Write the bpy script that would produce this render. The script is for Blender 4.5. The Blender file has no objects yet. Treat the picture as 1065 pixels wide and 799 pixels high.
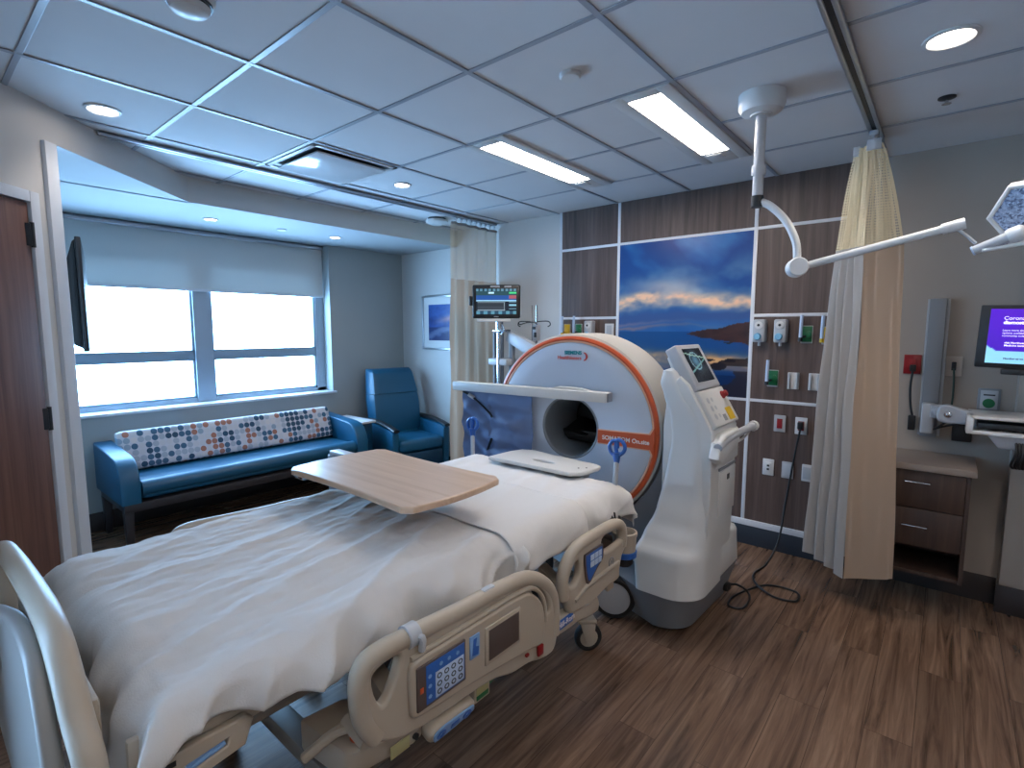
import bpy, bmesh, math, random
from mathutils import Vector, Matrix, noise
random.seed(7)
C = bpy.context.scene.collection
V = Vector
WM = {}

# ------------------------------------------------------------------ helpers
def lin(c):
    o = []
    for x in c:
        x = x / 255.0
        o.append(x / 12.92 if x <= 0.04045 else ((x + 0.055) / 1.055) ** 2.4)
    return tuple(o) + (1.0,)

def mat(name, rgb, rough=0.5, metal=0.0, spec=0.5, bump=0.0, bscale=60.0, emit=None, estr=0.0, coat=0.0, sheen=0.0, trans=0.0):
    m = bpy.data.materials.new(name); m.use_nodes = True
    nt = m.node_tree; b = nt.nodes['Principled BSDF']
    b.inputs['Base Color'].default_value = lin(rgb)
    b.inputs['Roughness'].default_value = rough
    b.inputs['Metallic'].default_value = metal
    b.inputs['Specular IOR Level'].default_value = spec
    b.inputs['Coat Weight'].default_value = coat
    b.inputs['Sheen Weight'].default_value = sheen
    if emit:
        b.inputs['Emission Color'].default_value = lin(emit)
        b.inputs['Emission Strength'].default_value = estr
    tc = nt.nodes.new('ShaderNodeTexCoord')
    n = nt.nodes.new('ShaderNodeTexNoise'); n.inputs['Scale'].default_value = bscale
    n.inputs['Detail'].default_value = 4
    nt.links.new(tc.outputs['Object'], n.inputs['Vector'])
    if bump > 0:
        bp = nt.nodes.new('ShaderNodeBump'); bp.inputs['Strength'].default_value = bump
        bp.inputs['Distance'].default_value = 0.004
        nt.links.new(n.outputs['Fac'], bp.inputs['Height']); nt.links.new(bp.outputs['Normal'], b.inputs['Normal'])
    # faint tonal variation so no surface is perfectly flat
    mx = nt.nodes.new('ShaderNodeMixRGB'); mx.blend_type = 'MULTIPLY'; mx.inputs[0].default_value = 0.06
    mx.inputs[1].default_value = lin(rgb)
    n2 = nt.nodes.new('ShaderNodeTexNoise'); n2.inputs['Scale'].default_value = 5
    nt.links.new(tc.outputs['Object'], n2.inputs['Vector'])
    nt.links.new(n2.outputs['Fac'], mx.inputs[2]); nt.links.new(mx.outputs[0], b.inputs['Base Color'])
    return m

def wood(name, c1, c2, c3, scale=(30, 30, 1.2), rough=0.45, plank=None, spec=0.5, coat=0.0):
    """streaky grain: fine across, long along the small-scale axis; plank = (width, length) laid along Y"""
    m = bpy.data.materials.new(name); m.use_nodes = True
    nt = m.node_tree; N = nt.nodes; L = nt.links; b = N['Principled BSDF']
    tc = N.new('ShaderNodeTexCoord'); src = tc.outputs['Object']
    mp = N.new('ShaderNodeMapping'); mp.inputs['Scale'].default_value = scale
    if plank:
        br = N.new('ShaderNodeTexBrick')
        mb = N.new('ShaderNodeMapping'); mb.inputs['Rotation'].default_value = (0, 0, math.pi / 2)
        L.new(src, mb.inputs['Vector']); L.new(mb.outputs[0], br.inputs['Vector'])
        br.inputs['Scale'].default_value = 1.0
        br.inputs['Brick Width'].default_value = plank[1]; br.inputs['Row Height'].default_value = plank[0]
        br.inputs['Mortar Size'].default_value = 0.0012; br.inputs['Mortar Smooth'].default_value = 0.3
        br.inputs['Color1'].default_value = (0, 0, 0, 1); br.inputs['Color2'].default_value = (1, 1, 1, 1)
        br.inputs['Mortar'].default_value = (0.5, 0.5, 0.5, 1)
        sp = N.new('ShaderNodeVectorMath'); sp.operation = 'MULTIPLY_ADD'
        sp.inputs[1].default_value = (9.0, 7.0, 3.0)
        L.new(br.outputs['Color'], sp.inputs[0]); L.new(src, sp.inputs[2]); src = sp.outputs[0]
    L.new(src, mp.inputs['Vector'])
    n1 = N.new('ShaderNodeTexNoise'); n1.inputs['Scale'].default_value = 1.0; n1.inputs['Detail'].default_value = 5
    n1.inputs['Distortion'].default_value = 0.8; n1.inputs['Roughness'].default_value = 0.62
    L.new(mp.outputs[0], n1.inputs['Vector'])
    cr = N.new('ShaderNodeValToRGB'); e = cr.color_ramp.elements
    e[0].position = 0.30; e[0].color = lin(c1); e[1].position = 0.72; e[1].color = lin(c3)
    x = e.new(0.5); x.color = lin(c2)
    L.new(n1.outputs['Fac'], cr.inputs['Fac']); out = cr.outputs['Color']
    if plank:
        mx = N.new('ShaderNodeMixRGB'); mx.blend_type = 'MULTIPLY'; mx.inputs[0].default_value = 0.18
        L.new(out, mx.inputs[1]); L.new(br.outputs['Color'], mx.inputs[2]); out = mx.outputs[0]
        m2 = N.new('ShaderNodeMixRGB'); m2.blend_type = 'MIX'; m2.inputs[2].default_value = lin(c1)
        L.new(br.outputs['Fac'], m2.inputs[0]); L.new(out, m2.inputs[1]); out = m2.outputs[0]
    L.new(out, b.inputs['Base Color'])
    b.inputs['Roughness'].default_value = rough; b.inputs['Specular IOR Level'].default_value = spec
    b.inputs['Coat Weight'].default_value = coat; b.inputs['Coat Roughness'].default_value = 0.15
    bp = N.new('ShaderNodeBump'); bp.inputs['Strength'].default_value = 0.05; bp.inputs['Distance'].default_value = 0.002
    L.new(n1.outputs['Fac'], bp.inputs['Height']); L.new(bp.outputs['Normal'], b.inputs['Normal'])
    return m

def vcmat(name, rough=0.5, emit=0.0, spec=0.5):
    """printed picture or lit screen whose design is stored in the mesh"""
    m = bpy.data.materials.new(name); m.use_nodes = True
    nt = m.node_tree; b = nt.nodes['Principled BSDF']
    a = nt.nodes.new('ShaderNodeVertexColor'); a.layer_name = 'design'
    nt.links.new(a.outputs['Color'], b.inputs['Base Color'])
    b.inputs['Roughness'].default_value = rough; b.inputs['Specular IOR Level'].default_value = spec
    if emit:
        nt.links.new(a.outputs['Color'], b.inputs['Emission Color']); b.inputs['Emission Strength'].default_value = emit
    return m

def catmull(pts, n=8, closed=False):
    pts = [V(p) for p in pts]; out = []
    k = len(pts)
    rng = range(k) if closed else range(k - 1)
    for i in rng:
        if closed:
            p0, p1, p2, p3 = pts[(i - 1) % k], pts[i], pts[(i + 1) % k], pts[(i + 2) % k]
        else:
            p0, p1, p2, p3 = pts[max(i - 1, 0)], pts[i], pts[i + 1], pts[min(i + 2, k - 1)]
        for j in range(n):
            t = j / n
            out.append(0.5 * ((2 * p1) + (-p0 + p2) * t + (2 * p0 - 5 * p1 + 4 * p2 - p3) * t * t + (-p0 + 3 * p1 - 3 * p2 + p3) * t ** 3))
    if not closed: out.append(pts[-1])
    return out

class MB:
    def __init__(s): s.bm = bmesh.new()
    def merge(s, b, M=None):
        if M is not None: bmesh.ops.transform(b, matrix=M, verts=b.verts)
        me = bpy.data.meshes.new('t'); b.to_mesh(me); b.free(); s.bm.from_mesh(me); bpy.data.meshes.remove(me); return s
    def box(s, lo, hi, bev=0.0, seg=2, M=None):
        b = bmesh.new(); bmesh.ops.create_cube(b, size=1)
        for v in b.verts:
            v.co = V([(lo[i] + hi[i]) / 2 + v.co[i] * (hi[i] - lo[i]) for i in range(3)])
        if bev > 0:
            bev = min(bev, 0.49 * min(hi[i] - lo[i] for i in range(3)))
            bmesh.ops.bevel(b, geom=b.edges[:], offset=bev, segments=seg, profile=0.5, affect='EDGES')
        return s.merge(b, M)
    def hull(s, pts, bev=0.0, seg=2, M=None):
        b = bmesh.new()
        for p in pts: b.verts.new(p)
        r = bmesh.ops.convex_hull(b, input=b.verts)
        bmesh.ops.dissolve_limit(b, angle_limit=0.02, verts=b.verts, edges=b.edges)
        if bev > 0: bmesh.ops.bevel(b, geom=b.edges[:], offset=bev, segments=seg, profile=0.5, affect='EDGES')
        return s.merge(b, M)
    def extr(s, prof, axis, a0, a1, bev=0.0, seg=2, M=None):
        """closed 2D outline extruded along axis; prof in the two other coordinates, in x,y,z order"""
        b = bmesh.new()
        def P(p, a):
            q = list(p); q.insert(axis, a); return q
        f0 = [b.verts.new(P(p, a0)) for p in prof]; f1 = [b.verts.new(P(p, a1)) for p in prof]
        n = len(prof)
        c0 = b.faces.new(f0); c1 = b.faces.new(f1[::-1])
        for i in range(n): b.faces.new((f0[i], f1[i], f1[(i + 1) % n], f0[(i + 1) % n]))
        bmesh.ops.recalc_face_normals(b, faces=b.faces)
        if bev > 0:
            ed = [e for e in b.edges if (e.verts[0] in f0) == (e.verts[1] in f0)]
            bmesh.ops.bevel(b, geom=ed, offset=bev, segments=seg, profile=0.5, affect='EDGES', clamp_overlap=True)
        return s.merge(b, M)
    def tube(s, pts, r, seg=12, smooth=0, closed=False, M=None, flat=1.0):
        pts = catmull(pts, smooth, closed) if smooth else [V(p) for p in pts]
        n = len(pts); rr = r if isinstance(r, (list, tuple)) else None
        b = bmesh.new(); rings = []; up = None
        for i, p in enumerate(pts):
            if closed: t = pts[(i + 1) % n] - pts[i - 1]
            else: t = pts[min(i + 1, n - 1)] - pts[max(i - 1, 0)]
            t = t.normalized() if t.length > 1e-9 else V((0, 0, 1))
            if up is None:
                up = V((0, 0, 1)) if abs(t.z) < 0.9 else V((0, 1, 0))
            u = (up - t * up.dot(t))
            if u.length < 1e-5: u = t.orthogonal()
            u.normalize(); w = t.cross(u); up = u
            rad = r if rr is None else rr[0] + (rr[1] - rr[0]) * i / (n - 1)
            rings.append([b.verts.new(p + (u * math.cos(a) * flat + w * math.sin(a)) * rad) for a in [2 * math.pi * k / seg for k in range(seg)]])
        for i in range(n if closed else n - 1):
            A, B = rings[i], rings[(i + 1) % n]
            for k in range(seg): b.faces.new((A[k], A[(k + 1) % seg], B[(k + 1) % seg], B[k]))
        if not closed: b.faces.new(rings[0][::-1]); b.faces.new(rings[-1])
        bmesh.ops.recalc_face_normals(b, faces=b.faces)
        return s.merge(b, M)
    def cyl(s, p0, p1, r0, r1=None, seg=24):
        return s.tube([p0, p1], (r0, r0 if r1 is None else r1), seg)
    def lathe(s, prof, o=(0, 0, 0), axis=(0, 0, 1), seg=40, M=None):
        """prof = (radius, height) pairs"""
        a = V(axis).normalized(); u = a.orthogonal().normalized(); w = a.cross(u); b = bmesh.new(); rings = []
        for r, h in prof:
            if r < 1e-6: rings.append([b.verts.new(V(o) + a * h)])
            else: rings.append([b.verts.new(V(o) + a * h + (u * math.cos(t) + w * math.sin(t)) * r) for t in [2 * math.pi * k / seg for k in range(seg)]])
        for A, B in zip(rings, rings[1:]):
            for k in range(seg):
                k2 = (k + 1) % seg
                if len(A) == 1 and len(B) == 1: continue
                if len(A) == 1: b.faces.new((A[0], B[k], B[k2]))
                elif len(B) == 1: b.faces.new((A[k], A[k2], B[0]))
                else: b.faces.new((A[k], A[k2], B[k2], B[k]))
        bmesh.ops.recalc_face_normals(b, faces=b.faces)
        return s.merge(b, M)
    def grid(s, f, nu, nv, thick=0.0, M=None):
        """f(u,v) with u,v in 0..1"""
        b = bmesh.new(); g = [[b.verts.new(f(i / nu, j / nv)) for j in range(nv + 1)] for i in range(nu + 1)]
        for i in range(nu):
            for j in range(nv): b.faces.new((g[i][j], g[i + 1][j], g[i + 1][j + 1], g[i][j + 1]))
        bmesh.ops.recalc_face_normals(b, faces=b.faces)
        if thick: bmesh.ops.solidify(b, geom=b.faces[:], thickness=thick)
        return s.merge(b, M)
    def frommesh(s, me, M):
        b = bmesh.new(); b.from_mesh(me); return s.merge(b, M)
    def plate(s, outline, holes=(), depth=0.01, bev=0.002, o=(0, 0, 0), u=(1, 0, 0), v=(0, 0, 1), smooth=0, hsmooth=None):
        """flat shape with holes in the u,v plane, centred on it, edges rounded"""
        cu = bpy.data.curves.new('c', 'CURVE'); cu.dimensions = '2D'; cu.fill_mode = 'BOTH'
        cu.extrude = max(depth / 2 - bev, 0); cu.bevel_depth = bev; cu.bevel_resolution = 2; cu.offset = -bev
        hs = smooth if hsmooth is None else hsmooth
        for k, loop in enumerate([outline] + list(holes)):
            sm = smooth if k == 0 else hs
            pts = [V((p[0], p[1], 0)) for p in loop]
            if sm: pts = catmull(pts, sm, True)
            sp = cu.splines.new('POLY'); sp.points.add(len(pts) - 1)
            for q, p in zip(sp.points, pts): q.co = (p.x, p.y, 0, 1)
            sp.use_cyclic_u = True
        ob = bpy.data.objects.new('c', cu); C.objects.link(ob)
        me = bpy.data.meshes.new_from_object(ob.evaluated_get(bpy.context.evaluated_depsgraph_get()))
        bpy.data.objects.remove(ob)
        u = V(u).normalized(); v = V(v).normalized(); n = u.cross(v)
        M = Matrix((u, v, n)).transposed().to_4x4(); M.translation = V(o)
        return s.frommesh(me, M)
    def text(s, txt, size, o, u=(1, 0, 0), v=(0, 0, 1), depth=0.0008, align='LEFT', bold=0.0, shear=0.0):
        cu = bpy.data.curves.new('t', 'FONT'); cu.body = txt; cu.size = size; cu.extrude = depth; cu.align_x = align
        cu.offset = bold; cu.shear = shear
        ob = bpy.data.objects.new('t', cu); C.objects.link(ob)
        me = bpy.data.meshes.new_from_object(ob.evaluated_get(bpy.context.evaluated_depsgraph_get()))
        bpy.data.objects.remove(ob)
        u = V(u).normalized(); v = V(v).normalized(); n = u.cross(v)
        M = Matrix((u, v, n)).transposed().to_4x4(); M.translation = V(o)
        return s.frommesh(me, M)
    def build(s, name, m, parent=None, ang=35, flat=False, weld=False):
        bm = s.bm
        if weld: bmesh.ops.remove_doubles(bm, verts=bm.verts, dist=1e-5)
        if not flat:
            for f in bm.faces: f.smooth = True
            lim = math.radians(ang)
            for e in bm.edges:
                if len(e.link_faces) == 2:
                    if e.calc_face_angle(0) > lim: e.smooth = False
                else: e.smooth = True
        me = bpy.data.meshes.new(name)
        if parent is not None:
            bm.transform(WM[parent.name].inverted()); W = WM[parent.name]
        else: W = Matrix()
        bm.to_mesh(me); bm.free()
        me.materials.append(m)
        o = bpy.data.objects.new(name, me); C.objects.link(o)
        if parent is not None: o.parent = parent
        WM[o.name] = W
        return o

def recenter(o, loc):
    """put a one-mesh thing's origin at its base"""
    o.data.transform(Matrix.Translation(-V(loc))); o.location = loc; WM[o.name] = Matrix.Translation(loc)
    return o

def thing(name, label, cat, loc=(0, 0, 0), group=None, rz=0.0):
    o = bpy.data.objects.new(name, None); C.objects.link(o); o.location = loc; o.rotation_euler = (0, 0, rz)
    o['label'] = label; o['category'] = cat
    if group: o['group'] = group
    WM[o.name] = Matrix.Translation(loc) @ Matrix.Rotation(rz, 4, 'Z')
    return o

def tag(o, label, cat, group=None):
    o['label'] = label; o['category'] = cat
    if group: o['group'] = group
    return o

def struct(o): o['kind'] = 'structure'; return o

def sempty(name, loc=(0, 0, 0)):
    o = bpy.data.objects.new(name, None); C.objects.link(o); o.location = loc; o['kind'] = 'structure'
    WM[o.name] = Matrix.Translation(loc); return o

def dup(root, loc, label=None, group=None):
    r = root.copy(); C.objects.link(r); r.location = loc
    if label: r['label'] = label
    if group: r['group'] = group
    for ch in list(root.children):
        c = ch.copy(); C.objects.link(c); c.parent = r
        for g in list(ch.children):
            d = g.copy(); C.objects.link(d); d.parent = c
    return r

def fbm(x, y, z=0.0, o=4):
    return noise.fractal(V((x, y, z)), 1.0, 2.0, o)

def picture(name, m, parent, o, u, v, w, h, fn, nx=90, ny=90):
    """flat print: grid of colours from fn(x,y) with x,y in 0..1"""
    u = V(u); v = V(v); o = V(o); vs = []; fs = []; cols = []
    for j in range(ny + 1):
        for i in range(nx + 1): vs.append(o + u * (w * i / nx) + v * (h * j / ny)); cols.append(fn(i / nx, j / ny))
    for j in range(ny):
        for i in range(nx):
            a = j * (nx + 1) + i; fs.append((a, a + 1, a + nx + 2, a + nx + 1))
    W = WM[parent.name] if parent else Matrix(); Wi = W.inverted()
    me = bpy.data.meshes.new(name); me.from_pydata([Wi @ p for p in vs], [], fs)
    a = me.color_attributes.new('design', 'FLOAT_COLOR', 'POINT')
    for k, c in enumerate(cols): a.data[k].color = lin(c)
    me.materials.append(m)
    ob = bpy.data.objects.new(name, me); C.objects.link(ob)
    if parent: ob.parent = parent
    WM[ob.name] = W
    return ob

def mixc(a, b, t):
    t = max(0.0, min(1.0, t)); return tuple(a[i] + (b[i] - a[i]) * t for i in range(3))

# ------------------------------------------------------------------ materials
WALL = mat('wall_paint', (182, 171, 161), 0.55, bump=0.05, bscale=160)
WALLW = mat('wall_paint_light', (206, 203, 199), 0.5, bump=0.05, bscale=160)
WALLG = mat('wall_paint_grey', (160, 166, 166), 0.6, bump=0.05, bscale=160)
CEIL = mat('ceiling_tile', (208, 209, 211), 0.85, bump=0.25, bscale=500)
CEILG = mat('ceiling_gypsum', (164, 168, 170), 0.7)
TEE = mat('ceiling_tee', (150, 156, 166), 0.35)
WHITE = mat('white_enamel', (205, 206, 206), 0.35)
TRIMW = mat('trim_white', (214, 218, 224), 0.3)
ALU = mat('aluminium', (185, 190, 196), 0.3, 0.8)
CHROME = mat('chrome', (200, 202, 205), 0.15, 1.0)
DARKM = mat('dark_metal', (52, 54, 58), 0.4, 0.6)
BLACK = mat('black_plastic', (20, 21, 24), 0.4)
RUBBER = mat('black_rubber', (18, 18, 19), 0.6)
GREY = mat('grey_plastic', (128, 132, 138), 0.4)
LGREY = mat('light_grey_plastic', (176, 180, 186), 0.35)
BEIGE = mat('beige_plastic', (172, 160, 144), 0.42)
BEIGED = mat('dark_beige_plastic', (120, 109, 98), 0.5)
TAUPE = mat('taupe_panel', (82, 70, 66), 0.4)
BLUEP = mat('blue_plastic', (40, 92, 168), 0.35)
LBLUE = mat('light_blue_label', (120, 160, 206), 0.4)
MEMB = mat('pale_membrane', (178, 196, 222), 0.4)
REDP = mat('red_plastic', (136, 20, 26), 0.4)
GREENP = mat('green_plastic', (16, 104, 62), 0.4)
YELP = mat('yellow_plastic', (212, 172, 24), 0.4)
ORANGE = mat('orange_paint', (196, 82, 40), 0.4)
PEACH = mat('pale_orange_paint', (222, 170, 140), 0.4)
CTW = mat('scanner_white', (208, 208, 206), 0.32)
CTF = mat('scanner_front_white', (190, 202, 218), 0.32)
CTG = mat('scanner_grey', (118, 122, 128), 0.4)
CTB = mat('scanner_warm_white', (178, 176, 170), 0.4)
BORE = mat('bore_grey', (126, 132, 138), 0.35)
SHEET = mat('white_cotton', (206, 203, 200), 0.85, bump=0.15, bscale=220, sheen=0.2)
SHEETW = mat('blanket_cotton', (196, 193, 190), 0.9, bump=0.25, bscale=260, sheen=0.2)
VINYL = mat('teal_vinyl', (16, 82, 112), 0.42, bump=0.1, bscale=300)
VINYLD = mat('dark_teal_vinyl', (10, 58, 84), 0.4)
DWOOD = mat('dark_stained_wood', (46, 42, 44), 0.4)
LABELY = mat('cream_label', (170, 164, 120), 0.5)
CORDM = mat('cord_rubber', (14, 14, 16), 0.5)
CURT = None
LINING = None
BLUEFAB = mat('blue_drape_vinyl', (92, 110, 146), 0.6, bump=0.1, bscale=90)
BASEB = mat('base_vinyl', (44, 52, 62), 0.45)
BASEBR = mat('base_vinyl_brown', (46, 38, 36), 0.5)
COUNTER = mat('counter_laminate', (140, 128, 120), 0.4)
GLASSW = mat('teal_lettering', (0, 130, 140), 0.5)
LETTER = mat('red_lettering', (214, 78, 70), 0.5)
LETW = mat('white_lettering', (226, 220, 216), 0.5)
LETB = mat('black_lettering', (24, 24, 26), 0.5)
LAMP = mat('lamp_diffuser', (255, 255, 255), 0.5, emit=(255, 242, 231), estr=26.0)
LAMPW = mat('downlight_lens', (255, 255, 255), 0.5, emit=(255, 240, 226), estr=14.0)
FLOORM = wood('vinyl_plank', (68, 52, 40), (108, 84, 68), (136, 110, 90), (26, 1.5, 1), 0.24, plank=(0.155, 1.2), spec=0.55)
LAMIN = wood('headwall_laminate', (66, 53, 49), (86, 70, 64), (104, 87, 80), (22, 22, 1.0), 0.5)
DOORW = wood('door_veneer', (84, 54, 42), (108, 72, 58), (124, 88, 72), (34, 34, 1.3), 0.5)
CABW = wood('cabinet_laminate', (46, 33, 27), (62, 45, 37), (76, 57, 47), (24, 24, 1.1), 0.5)
TABW = wood('table_laminate', (196, 164, 136), (206, 176, 150), (214, 186, 160), (1.2, 26, 26), 0.35, coat=0.3)

def netmat(name, rgb, sy, sz):
    """open curtain mesh: threads with holes between"""
    m = bpy.data.materials.new(name); m.use_nodes = True; nt = m.node_tree; N = nt.nodes; L = nt.links
    b = N['Principled BSDF']; b.inputs['Base Color'].default_value = lin(rgb); b.inputs['Roughness'].default_value = 0.7
    uv = N.new('ShaderNodeUVMap'); uv.uv_map = 'cloth'; sx = N.new('ShaderNodeSeparateXYZ'); L.new(uv.outputs[0], sx.inputs[0])
    outs = []
    for k, sc in ((0, sy), (1, sz)):
        a = N.new('ShaderNodeMath'); a.operation = 'MULTIPLY'; a.inputs[1].default_value = sc; L.new(sx.outputs[k], a.inputs[0])
        f = N.new('ShaderNodeMath'); f.operation = 'FRACT'; L.new(a.outputs[0], f.inputs[0])
        g = N.new('ShaderNodeMath'); g.operation = 'LESS_THAN'; g.inputs[1].default_value = 0.42; L.new(f.outputs[0], g.inputs[0]); outs.append(g)
    mx = N.new('ShaderNodeMath'); mx.operation = 'MAXIMUM'; L.new(outs[0].outputs[0], mx.inputs[0]); L.new(outs[1].outputs[0], mx.inputs[1])
    L.new(mx.outputs[0], b.inputs['Alpha'])
    return m
NET = netmat('curtain_net', (214, 196, 160), 70, 70)
NETF = netmat('curtain_net_fine', (222, 206, 176), 110, 110)

def translucent(name, rgb, t=0.5, see=0.05):
    m = bpy.data.materials.new(name); m.use_nodes = True; nt = m.node_tree; N = nt.nodes; L = nt.links
    N.remove(N['Principled BSDF']); out = N['Material Output']
    d = N.new('ShaderNodeBsdfDiffuse'); d.inputs[0].default_value = lin(rgb)
    tr = N.new('ShaderNodeBsdfTranslucent'); tr.inputs[0].default_value = lin(rgb)
    tp = N.new('ShaderNodeBsdfTransparent')
    tc = N.new('ShaderNodeTexCoord'); w = N.new('ShaderNodeTexNoise'); w.inputs['Scale'].default_value = 300; L.new(tc.outputs['Object'], w.inputs[0])
    bp = N.new('ShaderNodeBump'); bp.inputs['Strength'].default_value = 0.1; L.new(w.outputs[0], bp.inputs['Height']); L.new(bp.outputs[0], d.inputs['Normal'])
    m1 = N.new('ShaderNodeMixShader'); m1.inputs[0].default_value = t; L.new(d.outputs[0], m1.inputs[1]); L.new(tr.outputs[0], m1.inputs[2])
    m2 = N.new('ShaderNodeMixShader'); m2.inputs[0].default_value = see; L.new(m1.outputs[0], m2.inputs[1]); L.new(tp.outputs[0], m2.inputs[2])
    L.new(m2.outputs[0], out.inputs[0]); return m
CURT = translucent('curtain_beige', (198, 174, 152), 0.42, 0.0)
LINING = translucent('curtain_lining', (172, 168, 164), 0.35, 0.0)
SHADE = translucent('roller_shade_fabric', (206, 208, 206), 0.10, 0.008)

def glass(name):
    m = bpy.data.materials.new(name); m.use_nodes = True; nt = m.node_tree; N = nt.nodes; L = nt.links
    N.remove(N['Principled BSDF']); out = N['Material Output']
    g = N.new('ShaderNodeBsdfGlossy'); g.inputs['Roughness'].default_value = 0.02
    tp = N.new('ShaderNodeBsdfTransparent'); tp.inputs[0].default_value = (0.94, 0.97, 0.98, 1)
    m1 = N.new('ShaderNodeMixShader'); m1.inputs[0].default_value = 0.05
    L.new(tp.outputs[0], m1.inputs[1]); L.new(g.outputs[0], m1.inputs[2])
    L.new(m1.outputs[0], out.inputs[0]); return m
GLASS = glass('window_glass')

# ------------------------------------------------------------------ camera, render, world
H = 1.60
cam = bpy.data.cameras.new('camera'); co = bpy.data.objects.new('camera', cam); C.objects.link(co)
cam.sensor_fit = 'HORIZONTAL'; cam.sensor_width = 36.0; cam.lens = 540.0 / 1065.0 * 36.0; cam.clip_start = 0.02
co.location = (0, 0, H); co.rotation_euler = (math.radians(90 - 6.0), 0, math.radians(39.9))
bpy.context.scene.camera = co
sc = bpy.context.scene
sc.view_settings.view_transform = 'Standard'; sc.view_settings.look = 'None'; sc.view_settings.gamma = 1
sc.view_settings.exposure = 0.35; sc.view_settings.use_curve_mapping = False
sc.render.engine = 'CYCLES'; sc.cycles.use_denoising = True
sc.cycles.max_bounces = 8; sc.cycles.diffuse_bounces = 5; sc.cycles.transparent_max_bounces = 24
sc.cycles.sample_clamp_indirect = 6.0
sc.cycles.caustics_reflective = False; sc.cycles.caustics_refractive = False
w = bpy.data.worlds.new('sky'); sc.world = w; w.use_nodes = True
bg = w.node_tree.nodes['Background']; bg.inputs[0].default_value = (0.34, 0.62, 1.0, 1); bg.inputs[1].default_value = 26.0

# ------------------------------------------------------------------ room shell
HZ = 2.655; HY = 4.03; AZ = 2.49; WX = -5.10
D45 = V((-0.6778, 0.7353)) * -1          # along the angled wall, from the bulkhead corner towards the camera
A0 = V((-4.13, 1.42))
def L45(s, off=0.0):                      # point on the angled wall; off > 0 goes into the wall
    n = V((D45.y, -D45.x)) * 1.0
    if n.dot(V((1, 1))) > 0: n = -n
    return A0 + D45 * s + n * off
END = L45(2.75)
struct(MB().box((-5.6, -1.7, -0.12), (2.4, 4.4, 0.0)).build('floor', FLOORM, flat=True))
c = struct(MB().box((-4.9, -1.7, HZ), (2.4, 4.4, HZ + 0.1)).build('ceiling', CEIL, flat=True))
g = MB()
for k in range(-8, 8):
    x = -0.36 - 0.613 * k
    if -4.3 < x < 2.2: g.box((x - 0.012, -1.6, HZ - 0.006), (x + 0.012, HY, HZ - 0.0002), 0.002)
for k in range(-4, 8):
    y = 0.406 + 0.605 * k
    if y < HY: g.box((-4.3, y - 0.012, HZ - 0.005), (2.2, y + 0.012, HZ - 0.0002), 0.002)
g.build('tee_grid', TEE, c, flat=True)
# headwall, right wall, rear wall
struct(MB().box((-5.5, HY, 0), (-0.55, HY + 0.15, HZ + 0.1)).build('wall_back', WALLW, flat=True))
struct(MB().box((-0.55, HY, 0), (2.4, HY + 0.15, HZ + 0.1)).build('wall_back_right', mat('wall_paint_taupe', (158, 148, 139), 0.55, bump=0.05, bscale=160), flat=True))
struct(MB().box((2.2, -1.7, 0), (2.35, 4.1, HZ + 0.1)).build('wall_right', WALL, flat=True))
struct(MB().box((END.x - 0.1, -1.75, 0), (2.4, -1.6, HZ + 0.1)).build('wall_front', WALL, flat=True))
struct(MB().box((0.315, 3.93, 0), (2.2, HY, HZ), 0.004).build('wall_pier', mat('wall_paint_pier', (158, 148, 139), 0.55)))
# angled wall with the opening to the window alcove
wl = MB()
def seg45(mb, s0, s1, z0, z1, t=0.14):
    p = [L45(s0), L45(s1), L45(s1, t), L45(s0, t)]
    mb.hull([(q.x, q.y, z) for q in p for z in (z0, z1)]); return mb
seg45(wl, 1.20, 2.95, 0, HZ + 0.05, 0.06)
seg45(wl, -0.02, 1.20, AZ - 0.004, HZ + 0.05, 0.06)
struct(wl.build('wall_left', WALLW, flat=True))
# bulkhead above the alcove, running to the headwall
struct(MB().box((A0.x - 0.14, 1.40, AZ - 0.004), (A0.x, HY, HZ + 0.05)).build('wall_bulkhead', WALLW, flat=True))
# alcove: ceiling, side wall, window wall
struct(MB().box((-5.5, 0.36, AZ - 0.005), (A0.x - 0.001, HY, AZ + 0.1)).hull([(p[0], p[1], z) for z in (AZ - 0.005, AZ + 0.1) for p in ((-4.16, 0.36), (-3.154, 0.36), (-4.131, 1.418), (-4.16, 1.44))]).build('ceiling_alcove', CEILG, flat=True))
struct(MB().box((-5.5, 0.34, 0), (-3.42, 0.50, AZ + 0.1)).build('wall_alcove_side', WALLG, flat=True))
WY0, WY1, WZ0, WZ1 = 0.62, 3.06, 0.925, 2.23
wb = MB()
wb.box((WX - 0.22, 0.5, 0), (WX, HY, WZ0)); wb.box((WX - 0.22, WY1, WZ0), (WX, HY, AZ + 0.1)); wb.box((WX - 0.22, 0.5, WZ0), (WX, WY0, AZ + 0.1))
wb.box((WX - 0.22, WY0, WZ1), (WX - 0.13, WY1, AZ + 0.1))
struct(wb.build('wall_window_side', WALLG, flat=True))
# baseboards
struct(MB().box((-1.92, HY - 0.03, 0), (-0.45, HY - 0.002, 0.145), 0.003).build('baseboard_back', BASEB))
struct(MB().box((-0.44, HY - 0.012, 0), (0.31, HY - 0.001, 0.16), 0.003).box((0.303, 3.918, 0), (2.2, 3.93, 0.16), 0.003).build('baseboard_right', BASEBR))
bb = MB(); seg45(bb, 1.22, 1.285, 0, 0.15, -0.012)
struct(bb.build('baseboard_left', BASEBR, flat=True))
struct(MB().box((WX, 0.6, 0), (WX + 0.012, HY, 0.15), 0.003).box((WX, HY - 0.012, 0), (-2.80, HY, 0.15), 0.003).build('baseboard_alcove', BASEBR))
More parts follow.
